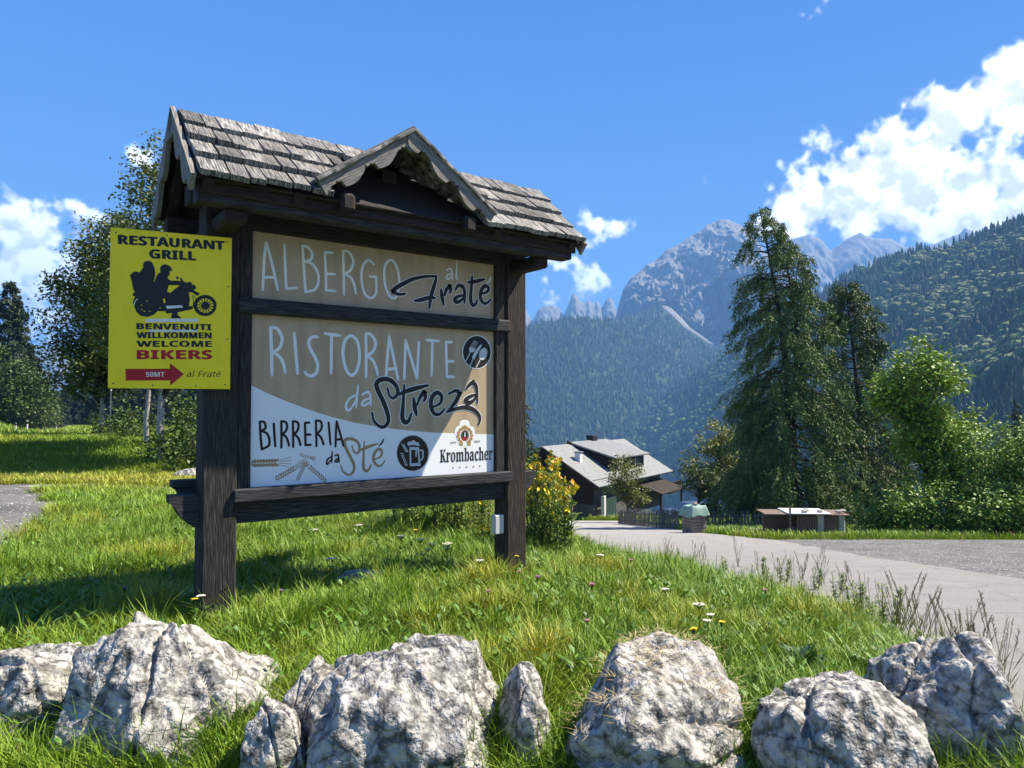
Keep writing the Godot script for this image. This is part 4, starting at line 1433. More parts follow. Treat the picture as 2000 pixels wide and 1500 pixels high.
func build_grass() -> void:
	var kinds := [tuft_mesh(1, 18, 0.03, 0.09, 0.0045, 0.06, 0.9), tuft_mesh(2, 15, 0.06, 0.14, 0.0048, 0.06, 1.0), tuft_mesh(3, 12, 0.10, 0.25, 0.0050, 0.05, 1.0)]
	var far_kinds := [tuft_mesh(4, 18, 0.06, 0.16, 0.012, 0.13, 0.9), tuft_mesh(5, 18, 0.10, 0.30, 0.03, 0.30, 0.8)]
	var lists := [[], [], []]
	var weeds := []
	var zones := [[2.3, 3.6, 1150.0], [3.6, 5.2, 1100.0], [5.2, 7.2, 800.0], [7.2, 9.5, 560.0]]
	for zo in zones:
		var x0: float = -0.80 * zo[1] - 0.4
		var x1: float = 0.80 * zo[1] + 0.3
		var count := int((zo[1] - zo[0]) * (x1 - x0) * zo[2])
		for k in count:
			var x := rng.randf_range(x0, x1)
			var z := -rng.randf_range(zo[0], zo[1])
			if not is_turf(x, z):
				continue
			var q := noise.get_noise_2d(x * 60.0 + 40.0, z * 60.0)
			var q2 := fine.get_noise_2d(x * 22.0, z * 22.0)
			var kind := 0 if q2 < 0.02 else (1 if q2 < 0.30 else 2)
			if rng.randf() < 0.22:
				kind = [0, 1, 1, 2][rng.randi() % 4]
			if z > -3.15 and rng.randf() < 0.55:
				kind = 2
			var sc := rng.randf_range(0.75, 1.25)
			var tint := Color(1.0 + q * 0.35, 1.0 + q * 0.12, 0.9) * rng.randf_range(0.75, 1.2)
			if q2 > 0.33 and q > 0.1:
				tint = Color(1.9, 1.25, 1.3) * rng.randf_range(0.7, 1.1)
			var t := Transform3D(Basis(Vector3.UP, rng.randf() * TAU).scaled(Vector3(sc, sc * rng.randf_range(0.8, 1.2), sc)), Vector3(x, hgt(x, z) - 0.01, z))
			lists[kind].append([t, tint])
			if rng.randf() < 0.06:
				weeds.append([Transform3D(Basis(Vector3.UP, rng.randf() * TAU).scaled(Vector3.ONE * rng.randf_range(0.6, 1.3)), t.origin), Color(0.9, 1.0, 0.9) * rng.randf_range(0.7, 1.25)])
	scatter("short_grass", kinds[0], M.grass, lists[0], "short green turf round the sign posts", "grass")
	scatter("meadow_grass", kinds[1], M.grass, lists[1], "knee-high green meadow grass round the sign", "grass")
	scatter("long_grass", kinds[2], M.grass, lists[2], "long bent grass blades between the boulders and the sign", "grass")
	scatter("broadleaf_weeds", weed_mesh(9, 9, 0.06, 0.024), M.leaf, weeds, "small broad-leaved weeds growing among the grass", "weeds")
	var far := [[], []]
	# beyond 34 m only clumps large enough to be seen
	for zo in [[9.5, 14.0, 210.0, 0], [14.0, 20.0, 140.0, 0], [20.0, 34.0, 16.0, 1], [34.0, 62.0, 7.0, 1], [62.0, 130.0, 2.0, 1]]:
		var x0: float = -0.85 * zo[1]
		var x1: float = 0.62 * zo[1]
		for k in int((zo[1] - zo[0]) * (x1 - x0) * zo[2]):
			var x := rng.randf_range(x0, x1)
			var z := -rng.randf_range(zo[0], zo[1])
			if not is_turf(x, z):
				continue
			if on_drive(x, -z):
				continue
			var q := noise.get_noise_2d(x * 12.0 + 40.0, z * 12.0)
			var tint := Color(1.0 + q * 0.35, 1.0 + q * 0.12, 0.9) * rng.randf_range(0.8, 1.25)
			var zz := -z
			if x < -2.5 and ((zz > 12.3 and zz < 13.9 and rng.randf() < 0.7) or (zz > 24.0 and q > 0.22)):
				tint = Color(1.7, 1.2, 1.6) * rng.randf_range(0.8, 1.1)
			var sc := rng.randf_range(0.75, 1.3) * (1.0 if zz < 34.0 else zz / 34.0)
			far[zo[3]].append([Transform3D(Basis(Vector3.UP, rng.randf() * TAU).scaled(Vector3(sc, sc, sc)), Vector3(x, hgt(x, z) - 0.01, z)), tint])
	scatter("bank_grass", far_kinds[0], M.grass, far[0], "green grass on the bank and lawn behind the sign", "grass")
	scatter("field_grass", far_kinds[1], M.grass, far[1], "mown grass of the fields beyond the drive and the road", "grass")

func on_drive(x: float, zz: float) -> bool:
	if zz < 22.6 and x > lin([[9.0, 2.6], [12.0, 2.4], [15.0, 2.2], [22.0, 1.8]], zz):
		return true
	if zz >= 22.0 and zz < 57.0:
		var c := lin([[22.0, 5.0], [29.0, 4.8], [42.0, 5.6], [56.0, 6.8]], zz)
		return absf(x - c) < lin([[22.0, 3.2], [29.0, 2.8], [56.0, 2.7]], zz)
	return false

# ================================================================ flowers and tall weeds
func umbel(seed_: int, h: float, col: Color, rad: float) -> Array:
	var r := RandomNumberGenerator.new()
	r.seed = seed_
	var st := MB.new()
	st.col = Color(0.07, 0.12, 0.025)
	var top := Vector3(r.randf_range(-0.03, 0.03), h, r.randf_range(-0.03, 0.03))
	st.tube([Vector3(0, -0.02, 0), top * 0.5 + Vector3(0.01, 0, 0), top], [0.0025, 0.002, 0.0015], 5)
	for k in 5:
		var an := r.randf() * TAU
		var d := Vector3(cos(an), 0.5, sin(an)).normalized()
		st.leaf(top * r.randf_range(0.1, 0.7), d, d.cross(Vector3.UP).normalized(), 0.06, 0.012)
	var fl := MB.new()
	fl.col = col
	for k in 26:
		var an := r.randf() * TAU
		var q := rad * sqrt(r.randf())
		var p := top + Vector3(cos(an) * q, 0.012 - q * q * 3.0 + r.randf_range(0, 0.004), sin(an) * q)
		var s := r.randf_range(0.004, 0.0075)
		for m in 3:
			var a2 := an + TAU * m / 3.0
			fl.leaf(p, Vector3(cos(a2), 0.25, sin(a2)).normalized(), Vector3(-sin(a2), 0, cos(a2)), s * 1.6, s * 1.5)
		st.tube([top - Vector3(0, 0.02, 0), p], [0.001, 0.0006], 3, false)
	return [st.mesh(), fl.mesh()]

func place_flower(called: String, label: String, category: String, group: String, parts_: Array, p: Vector3, sc := 1.0) -> void:
	var t := thing(called, label, category, p, rng.randf() * TAU, group)
	t.scale = Vector3.ONE * sc
	part("stem", parts_[0], M.leaf, t)
	part("flower_head", parts_[1], M.petal, t)

func place_leafy(mesh: Mesh, p: Vector3, sc: float) -> void:
	var o := part("leafy_weed", mesh, M.leaf, self, Transform3D(Basis(Vector3.UP, rng.randf() * TAU).scaled(Vector3.ONE * sc), p))
	tag(o, "leafy green weed standing at the edge of the drive", "weed", "leafy weeds along the drive")

func primrose(seed_: int, h: float, flowers: bool) -> Array:
	var r := RandomNumberGenerator.new()
	r.seed = seed_
	var st := MB.new()
	var fl := MB.new()
	var stems := 3
	for s in stems:
		var base := Vector3(r.randf_range(-0.10, 0.10), 0, r.randf_range(-0.10, 0.10))
		var lean := Vector3(r.randf_range(-0.16, 0.16), 0, r.randf_range(-0.16, 0.16))
		var hh := h * r.randf_range(0.7, 1.05)
		st.col = Color(0.09, 0.11, 0.03)
		var top := base + lean * hh + Vector3.UP * hh
		st.tube([base, base.lerp(top, 0.5) + lean * 0.06, top], [0.007, 0.005, 0.003], 5)
		for k in 46:
			var t := r.randf_range(0.08, 1.0)
			var an := r.randf() * TAU
			var d := Vector3(cos(an), r.randf_range(-0.1, 0.9), sin(an)).normalized()
			st.col = Color(0.07, 0.13, 0.02).lerp(Color(0.16, 0.22, 0.035), r.randf())
			st.leaf(base.lerp(top, t), d, d.cross(Vector3.UP).normalized(), r.randf_range(0.08, 0.15) * (1.15 - 0.55 * t), r.randf_range(0.022, 0.034))
		if flowers:
			for k in 5:
				var p := base.lerp(top, r.randf_range(0.80, 1.0)) + Vector3(r.randf_range(-0.04, 0.04), 0.01, r.randf_range(-0.04, 0.04))
				fl.col = Color(0.75, 0.55, 0.02).lerp(Color(0.80, 0.66, 0.05), r.randf())
				if r.randf() < 0.2:
					fl.col = Color(0.65, 0.33, 0.05)
				var face := Vector3(r.randfn(), 0.5, r.randfn() + 0.6).normalized()
				var a := face.cross(Vector3.UP).normalized()
				var b := a.cross(face)
				for m in 4:
					var dd := (a * cos(TAU * m / 4.0) + b * sin(TAU * m / 4.0) + face * 0.4).normalized()
					fl.leaf(p, dd, dd.cross(face).normalized(), 0.034, 0.036)
	if fl.v.size() == 0:
		fl.leaf(Vector3(0, h * 0.8, 0), Vector3.UP, Vector3.RIGHT, 0.03, 0.02)
	return [st.mesh(), fl.mesh()]

func stalk(seed_: int, h: float) -> Array:
	var r := RandomNumberGenerator.new()
	r.seed = seed_
	var st := MB.new()
	var hd := MB.new()
	for s in 5:
		var lean := Vector3(r.randf_range(-0.35, 0.35), 0, r.randf_range(-0.2, 0.2))
		var hh := h * r.randf_range(0.65, 1.0)
		var top := lean * hh + Vector3.UP * hh
		var base := Vector3(r.randf_range(-0.05, 0.05), -0.02, r.randf_range(-0.05, 0.05))
		st.col = Color(0.12, 0.13, 0.045)
		var mid := base.lerp(top, 0.5) + Vector3(0, 0.03, 0)
		st.tube([base, mid, top], [0.003, 0.0022, 0.0014], 4, false)
		for k in 4:
			var t := r.randf_range(0.1, 0.6)
			var an := r.randf() * TAU
			var d := Vector3(cos(an) * 0.5, 1.0, sin(an) * 0.5).normalized()
			st.leaf(base.lerp(top, t), d, d.cross(Vector3.FORWARD).normalized(), 0.16 * r.randf_range(0.6, 1.1), 0.007)
		for k in 16:
			var p := base.lerp(top, 0.80 + 0.2 * k / 15.0)
			var an := r.randf() * TAU
			var d := Vector3(cos(an) * 0.6, 1.0, sin(an) * 0.6).normalized()
			hd.col = Color(0.17, 0.13, 0.07).lerp(Color(0.24, 0.19, 0.11), r.randf())
			hd.leaf(p, d, d.cross(Vector3.FORWARD).normalized(), 0.022, 0.006)
	return [st.mesh(), hd.mesh()]

func dock(seed_: int) -> ArrayMesh:
	var r := RandomNumberGenerator.new()
	r.seed = seed_
	var mb := MB.new()
	for k in 15:
		var an := TAU * k / 15.0 + r.randf_range(-0.2, 0.2)
		var el := r.randf_range(0.35, 1.25)
		var out := Vector3(cos(an), 0, sin(an))
		var l := r.randf_range(0.13, 0.21)
		var w := l * 0.36
		var side := out.cross(Vector3.UP)
		mb.col = Color(0.03, 0.085, 0.03).lerp(Color(0.06, 0.13, 0.04), r.randf())
		var prev := Vector3.ZERO
		var pw := 0.006
		for s in 5:
			var t := (s + 1) / 5.0
			var p := (out * cos(el) + Vector3.UP * sin(el)) * l * t - Vector3.UP * l * 0.28 * t * t * cos(el)
			var cw := w * sin(PI * minf(t * 0.92 + 0.08, 1.0)) * 0.5 + 0.002
			var fold := Vector3.UP * cw * 0.4
			mb.quad(prev, prev + side * pw + Vector3.UP * pw * 0.4, p + side * cw + fold, p)
			mb.quad(prev - side * pw + Vector3.UP * pw * 0.4, prev, p, p - side * cw + fold)
			prev = p
			pw = cw
	return mb.mesh()

func build_flowers() -> void:
	M.petal = mat_leaf(0.35, 0.6)
	var white := [umbel(1, 0.26, Color(0.62, 0.60, 0.55), 0.036), umbel(2, 0.22, Color(0.66, 0.64, 0.60), 0.030)]
	for q in [[640, 1112], [652, 1118], [820, 1092], [838, 1088], [848, 1100], [870, 1094], [872, 1108], [700, 1060], [780, 1085], [935, 1130], [610, 1070], [1390, 1230], [1370, 1238], [1385, 1246], [1300, 1180], [1170, 1110], [390, 1200]]:
		place_flower("white_umbel", "small white flat-topped flower standing in the grass", "flower", "white flowers in the grass", white[rng.randi() % 2], ground_at(q[0], q[1] + 30), rng.randf_range(0.8, 1.15))
	var pink := [umbel(5, 0.16, Color(0.42, 0.16, 0.26), 0.014), umbel(6, 0.2, Color(0.30, 0.14, 0.30), 0.013)]
	for q in [[1010, 1140], [1150, 1250], [1162, 1180], [1045, 1180], [960, 1190], [240, 1195], [250, 1190], [555, 1200], [1230, 1120], [1500, 1180]]:
		place_flower("pink_clover", "small pink clover head in the grass", "flower", "pink clover in the grass", pink[rng.randi() % 2], ground_at(q[0], q[1] + 18), rng.randf_range(0.9, 1.2))
	var yel := [umbel(7, 0.15, Color(0.75, 0.52, 0.02), 0.011), umbel(8, 0.18, Color(0.78, 0.60, 0.04), 0.012)]
	for q in [[1350, 1275], [1412, 1270], [810, 1065], [1470, 1108], [1008, 1120], [1358, 1282], [380, 1222], [530, 1110]]:
		place_flower("yellow_hawkbit", "small yellow flower in the grass", "flower", "yellow flowers in the grass", yel[rng.randi() % 2], ground_at(q[0], q[1] + 16), rng.randf_range(0.9, 1.2))
	# tall yellow-flowered plants behind the sign
	var pr := [primrose(11, 1.1, true), primrose(12, 1.0, true), primrose(13, 0.85, true), primrose(14, 0.75, false)]
	for k in 46:
		var px := rng.randf_range(1035, 1105) if k < 20 else rng.randf_range(775, 968)
		var dep := rng.randf_range(7.4, 9.2) if k < 20 else rng.randf_range(7.5, 8.6)
		var r := ray(px, 900)
		var x := r.x / -r.z * dep
		var kind: int = rng.randi() % 3 if k < 20 else [1, 2, 3, 3][rng.randi() % 4]
		place_flower("tall_flower_plant", "tall leafy plant with yellow flowers growing behind the sign", "plant", "yellow-flowered plants behind the sign", pr[kind], Vector3(x, hgt(x, -dep) - 0.02, -dep), rng.randf_range(0.85, 1.15) * (1.0 if k < 20 else 0.75))
	# tall dry grasses and weeds along the edge of the drive
	var sk := [stalk(21, 0.62), stalk(22, 0.5), stalk(23, 0.42)]
	for q in [[1940, 1370], [1915, 1345], [1880, 1330], [1960, 1395], [1800, 1270], [1725, 1222], [1670, 1185], [1590, 1150], [1740, 1235], [1760, 1250], [1775, 1240], [1790, 1262], [1690, 1190], [1850, 1300], [1870, 1310], [1885, 1300], [1900, 1330], [1650, 1160], [1610, 1150], [1570, 1140], [1520, 1130], [1360, 1100], [1300, 1085], [1310, 1090], [1375, 1098], [1480, 1120], [1440, 1112], [1545, 1135], [1820, 1285]]:
		place_flower("tall_grass_clump", "tall thin grass clump with brown seed heads beside the drive", "grass clump", "seeding grasses along the drive", sk[rng.randi() % 3], ground_at(q[0], q[1]), rng.randf_range(0.7, 1.0))
	var lw := [primrose(31, 0.5, false), primrose(32, 0.42, false)]
	for q in [[1500, 1125], [1535, 1132], [1600, 1145], [1640, 1160], [1665, 1175], [1700, 1190], [1720, 1205], [1745, 1222], [1330, 1090], [1420, 1108], [1560, 1150], [1685, 1205], [1800, 1275]]:
		place_leafy(lw[rng.randi() % 2][0], ground_at(q[0], q[1] + 12), rng.randf_range(0.4, 0.75))
	for q in [[1570, 1312, 1.25, "big dark green dock plant behind the grooved boulder"], [1690, 1215, 0.9, "broad-leaved dock plant at the edge of the drive"], [800, 1215, 0.7, "small dark dock plant in the grass before the sign"]]:
		var o := part("dock_plant", dock(int(q[0])), M.leaf, self, Transform3D(Basis().scaled(Vector3.ONE * q[2]), ground_at(q[0], q[1])))
		tag(o, q[3], "plant")
	# loose stones on the gravel
	var peb := MB.new()
	for k in 6:
		var a0 := TAU * k / 6.0
		var a1 := TAU * (k + 1) / 6.0
		var e0 := Vector3(cos(a0), 0.0, -sin(a0)) * (1.0 if k % 2 else 0.8)
		var e1 := Vector3(cos(a1), 0.0, -sin(a1)) * (0.8 if k % 2 else 1.0)
		peb.quad(e0, e1, e1 * 0.55 + Vector3(0, 0.55, 0), e0 * 0.55 + Vector3(0, 0.55, 0))
		peb.tri(e0 * 0.55 + Vector3(0, 0.55, 0), e1 * 0.55 + Vector3(0, 0.55, 0), Vector3(0.1, 0.7, 0))
	var pm := mat_plain(0.5, 0.49, 0.47, 0.95)
	pm.vertex_color_use_as_albedo = true
	var pl := []
	for k in 16000:
		var zz := 5.0 + 17.0 * pow(rng.randf(), 1.3)
		var x := rng.randf_range(lin([[5.0, 6.0], [8.0, 6.0], [12.0, 6.9], [15.0, 7.0], [22.0, 8.3]], zz), 0.8 * zz + 2.0)
		if k % 4 == 0:
			zz = rng.randf_range(4.5, 12.0)
			x = lin([[3.5, -5.4], [5.0, -5.7], [6.6, -6.1], [9.5, -7.4], [11.6, -8.9]], zz) + rng.randf_range(-1.3, 1.3)
		var s := rng.randf_range(0.006, 0.022)
		pl.append([Transform3D(Basis(Vector3.UP, rng.randf() * TAU).scaled(Vector3(s, s * 0.8, s * 0.8)), Vector3(x, hgt(x, -zz) + 0.014, -zz)), rng.randf_range(0.35, 1.1)])
	scatter("gravel_stones", peb.mesh(), pm, pl, "loose grey stones lying on the gravel", "gravel")
	# flat stone lying in the grass between the posts
	var p := ground_at(705, 1142)
	var o := part("flat_stone", rock_mesh(Vector3(0.17, 0.05, 0.12), 330), M.stone, self, Transform3D(Basis(), p + Vector3(0, 0.06, 0)))
	tag(o, "flat pale stone half hidden in the grass between the posts", "stone")
# ================================================================ trees
# a broad-leaved tree: trunk and limbs to clumps of leaves that fill the given lobes [x, y, z, rx, ry, rz] above the foot
func leafy_tree(called: String, label: String, category: String, foot: Vector3, lobes: Array, clumps: int, per: int, leaf_l: float, c0: Color, c1: Color, bark: Material, seed_: int, trunk_r := 0.12, clump_r := 0.38, group := "") -> Node3D:
	var r := RandomNumberGenerator.new()
	r.seed = seed_
	var t := thing(called, label, category, foot, 0.0, group)
	var tr := MB.new()
	var lb := MB.new()
	var cr := MB.new()
	var top := 0.0
	var vol := 0.0
	for lo in lobes:
		top = maxf(top, lo[1] + lo[4] * 0.6)
		vol += lo[3] * lo[4] * lo[5]
	var axis := func(y: float) -> Vector3:
		return Vector3(0.10 * sin(y * 0.9 + seed_), y, 0.10 * cos(y * 0.7 + seed_))
	var pts := []
	var rad := []
	for k in 9:
		var y := top * k / 8.0
		pts.append(axis.call(y) - (axis.call(0.0) if k == 0 else Vector3.ZERO) - (Vector3(0, 0.3, 0) if k == 0 else Vector3.ZERO))
		rad.append(lerpf(trunk_r, trunk_r * 0.15, k / 8.0))
	tr.tube(pts, rad, 9)
	for k in clumps:
		var pick := r.randf() * vol
		var lo: Array = lobes[0]
		for q in lobes:
			pick -= q[3] * q[4] * q[5]
			lo = q
			if pick < 0.0:
				break
		var d := Vector3(r.randfn(), r.randfn(), r.randfn()).normalized() * pow(r.randf(), 0.42)
		var ce := Vector3(lo[0] + d.x * lo[3], lo[1] + d.y * lo[4], lo[2] + d.z * lo[5])
		var by := clampf(ce.y - Vector2(ce.x, ce.z).length() * r.randf_range(0.5, 0.9), top * 0.12, top * 0.96)
		var st: Vector3 = axis.call(by)
		var mid := st.lerp(ce, 0.55) + Vector3(0, 0.12, 0)
		var br := trunk_r * 0.22 * (1.0 - 0.6 * by / top) + 0.006
		lb.tube([st, mid, ce], [br, br * 0.6, 0.004], 5, false)
		for m in per:
			var o := Vector3(r.randfn(), r.randfn() * 0.8, r.randfn()) * clump_r * 0.55
			var a := Vector3(r.randfn(), r.randfn() * 0.6 - 0.25, r.randfn()).normalized()
			var up := (Vector3.UP + Vector3(r.randfn(), r.randfn(), r.randfn()) * 0.55).normalized()
			var sd := a.cross(up).normalized()
			cr.col = c0.lerp(c1, r.randf_range(0.2, 0.95))
			var l := leaf_l * r.randf_range(0.7, 1.3)
			cr.leaf(ce + o, a, sd, l, l * 0.62)
	part("trunk", tr.mesh(), bark, t)
	part("limbs", lb.mesh(), M.bark, t)
	part("crown", cr.mesh(), M.leaf, t)
	return t

# a conifer: branches[] leave the trunk all the way up, twigs hang from them, needles sit on the twigs
func needle_tree(called: String, label: String, foot: Vector3, h: float, spread: float, lean: Vector3, branches: int, twig: float, c0: Color, c1: Color, seed_: int, start := 0.06, droop := 0.5, shape := 0.8, needle := 0.12, group := "", tops := 1) -> Node3D:
	var r := RandomNumberGenerator.new()
	r.seed = seed_
	var t := thing(called, label, "tree", foot, 0.0, group)
	var tr := MB.new()
	var cr := MB.new()
	var axes := []
	for k in tops:
		var off := Vector3.ZERO if k == 0 else Vector3(0.9, 0, 0.2)
		var hh := h if k == 0 else h * 0.93
		axes.append([off, hh])
		var pts := []
		var rad := []
		for m in 9:
			var u := m / 8.0
			pts.append(lean * u * u + off * smoothstep(0.25, 0.75, u) + Vector3(0, hh * u - (0.4 if m == 0 else 0.0), 0) + Vector3(sin(u * 5.0 + seed_), 0, cos(u * 4.0)) * 0.08)
			rad.append(lerpf(h * 0.019, 0.02, pow(u, 0.8)))
		tr.tube(pts, rad, 9)
	for k in branches:
		var ax: Array = axes[r.randi() % tops] if k > branches / 2 else axes[0]
		var u := lerpf(start, 0.985, pow(r.randf(), 0.85))
		var st: Vector3 = lean * u * u + ax[0] * smoothstep(0.25, 0.75, u) + Vector3(0, ax[1] * u, 0)
		var an := r.randf() * TAU
		var prof := pow(1.0 - u, shape) * smoothstep(start - 0.12, start + 0.16, u)
		var l := spread * (prof * r.randf_range(0.55, 1.12) + 0.05)
		if r.randf() < 0.12:
			l *= 1.25
		var out := Vector3(cos(an), 0, sin(an))
		var rise := lerpf(-0.12, 0.75, u * u)
		var pts := []
		var rad := []
		for m in 5:
			var q := m / 4.0
			pts.append(st + out * l * q + Vector3(0, l * (rise * q - droop * q * q + 0.22 * droop * q * q * q), 0))
			rad.append(lerpf(0.012 + l * 0.012, 0.004, q))
		tr.tube(pts, rad, 4, false)
		var n := int(l * 10.0) + 4
		for m in n:
			var q := lerpf(0.12, 1.0, sqrt(r.randf()))
			var f := q * 4.0
			var i := mini(int(f), 3)
			var p: Vector3 = pts[i].lerp(pts[i + 1], f - i)
			var side := out.cross(Vector3.UP) * r.randf_range(-1, 1)
			var dir := (Vector3.DOWN * r.randf_range(0.5, 1.5) + side * 0.6 + out * 0.35).normalized()
			var tl := twig * r.randf_range(0.5, 1.2) * (0.35 + 0.65 * (1.0 - u))
			var cnt := int(tl / needle * 2.6) + 3
			for w in cnt:
				var pp := p + dir * tl * r.randf() + Vector3(r.randfn(), r.randfn(), r.randfn()) * 0.035
				var a := (dir * 0.9 + Vector3(r.randfn(), r.randfn(), r.randfn()) * 0.45).normalized()
				cr.col = c0.lerp(c1, r.randf_range(0.3, 0.95))
				cr.leaf(pp, a, a.cross(Vector3(r.randfn(), r.randfn(), r.randfn())).normalized(), needle * r.randf_range(0.7, 1.4), needle * 0.34)
	part("trunk", tr.mesh(), M.bark, t)
	part("crown", cr.mesh(), M.needle, t)
	return t

func spot(px: float, dep: float, sink := 0.1) -> Vector3:
	var r := ray(px, 793)
	var x := r.x / -r.z * dep
	return Vector3(x, hgt(x, -dep) - sink, -dep)

func build_trees() -> void:
	var l0 := Color(0.026, 0.052, 0.016)
	var l1 := Color(0.135, 0.20, 0.042)
	needle_tree("larch_tree", "tallest dark larch with drooping branches behind the woodshed", spot(1548, 36), 16.4, 4.1, Vector3(-1.5, 0, 0), 300, 1.5, l0, l1, 401, 0.04, 0.62, 0.6, 0.14, "", 2)
	needle_tree("larch_tree", "thinner ragged larch with bare brown twigs beside the tallest one", spot(1682, 40), 14.0, 3.0, Vector3(-0.7, 0, 0), 230, 1.3, l0, Color(0.12, 0.16, 0.038), 402, 0.1, 0.55, 0.45, 0.15)
	leafy_tree("maple_tree", "bright green maple lit from behind at the edge of the gravel", "tree", spot(1812, 28.5), [[-0.3, 5.9, 0, 1.5, 1.7, 1.4], [-1.3, 5.6, 0, 1.0, 1.0, 1.0], [0.3, 4.2, 0, 1.7, 1.3, 1.5], [-0.4, 7.3, 0, 0.7, 0.9, 0.7], [0.8, 3.0, 0.2, 1.7, 1.1, 1.3], [-0.9, 3.7, 0.3, 0.9, 0.6, 0.8], [0.2, 1.9, 0.3, 1.3, 0.9, 1.0]], 240, 66, 0.17, Color(0.07, 0.15, 0.016), Color(0.26, 0.37, 0.045), M.bark, 403, 0.12, 0.42)
	var shrubs := [[1905, 27.0, 3.0, 1.5, "tall sunlit shrub between the maple and the young spruces"], [1965, 26.0, 3.9, 1.7, "tallest leafy shrub at the gravel edge"], [2040, 25.5, 3.6, 1.8, "dense leafy shrub at the far end of the gravel"], [1860, 25.6, 1.9, 1.3, "rounded shrub below the maple"], [1770, 26.5, 1.7, 1.1, "low dark shrub left of the maple trunk"], [1715, 27.5, 1.5, 1.0, "low dark shrub beside the woodshed"], [1935, 24.6, 1.5, 1.2, "low bright shrub at the gravel edge"], [2000, 24.4, 1.7, 1.3, "bushy shrub overhanging the gravel edge"]]
	var n := 0
	for s in shrubs:
		n += 1
		var h: float = s[2] * 1.2
		leafy_tree("leafy_shrub", s[4], "shrub", spot(s[0], s[1]), [[0, h * 0.58, 0, s[3], h * 0.42, s[3]], [s[3] * 0.4, h * 0.35, 0.3, s[3] * 0.8, h * 0.33, s[3] * 0.8], [-s[3] * 0.4, h * 0.4, 0.2, s[3] * 0.6, h * 0.36, s[3] * 0.6]], int(26 * h), 46, 0.13, Color(0.055, 0.12, 0.018), Color(0.21, 0.31, 0.045), M.bark, 420 + n, 0.05, 0.36, "shrubs along the gravel")
	for s in [[1885, 46.0, 6.4, "slim young spruce showing above the shrubs"], [1985, 44.0, 6.6, "second slim young spruce rising behind the tallest shrub"], [1760, 52.0, 5.0, "small dark spruce behind the maple"]]:
		n += 1
		needle_tree("spruce_tree", s[3], spot(s[0], s[1]), s[2] + 1.2, 1.2, Vector3.ZERO, 120, 0.4, Color(0.015, 0.03, 0.012), Color(0.035, 0.055, 0.02), 430 + n, 0.05, 0.35, 0.9, 0.14)
	leafy_tree("lime_tree", "yellow-green tree beside the tallest larch", "tree", spot(1400, 50), [[0.1, 5.6, 0, 1.5, 1.7, 1.4], [-0.9, 4.3, 0, 1.4, 1.3, 1.3], [0.9, 3.9, 0, 1.6, 1.5, 1.4], [0, 2.6, 0.2, 1.9, 1.1, 1.5]], 120, 52, 0.19, Color(0.09, 0.12, 0.018), Color(0.27, 0.27, 0.045), M.bark, 405, 0.14, 0.45)
	leafy_tree("apple_tree", "dark round tree on the lawn below the yellow-green one", "tree", spot(1365, 47), [[0, 3.2, 0, 1.5, 1.2, 1.4], [1.2, 2.7, 0, 1.3, 1.0, 1.2]], 60, 50, 0.17, Color(0.025, 0.05, 0.012), Color(0.075, 0.11, 0.022), M.bark, 406, 0.12, 0.42)
	leafy_tree("orchard_tree", "leafy tree between the lawn and the larch trunk", "tree", spot(1470, 44), [[0, 2.4, 0, 1.9, 1.4, 1.5], [0.8, 1.4, 0, 1.5, 1.0, 1.2]], 66, 48, 0.17, Color(0.025, 0.05, 0.012), Color(0.09, 0.13, 0.025), M.bark, 407, 0.1, 0.42)
	leafy_tree("garden_tree", "small round tree standing in front of the house", "tree", spot(1222, 49), [[0, 3.4, 0, 1.25, 1.3, 1.2], [-0.4, 2.5, 0, 1.25, 1.0, 1.1], [0.5, 2.2, 0, 1.2, 0.9, 1.1]], 90, 54, 0.14, Color(0.055, 0.085, 0.018), Color(0.18, 0.20, 0.04), M.bark, 408, 0.09, 0.36)
	needle_tree("spruce_tree", "dark spruce standing right behind the sign's far post", spot(1004, 34), 8.4, 1.6, Vector3.ZERO, 240, 0.5, Color(0.018, 0.035, 0.012), Color(0.05, 0.08, 0.022), 409, 0.04, 0.4, 0.8, 0.13)

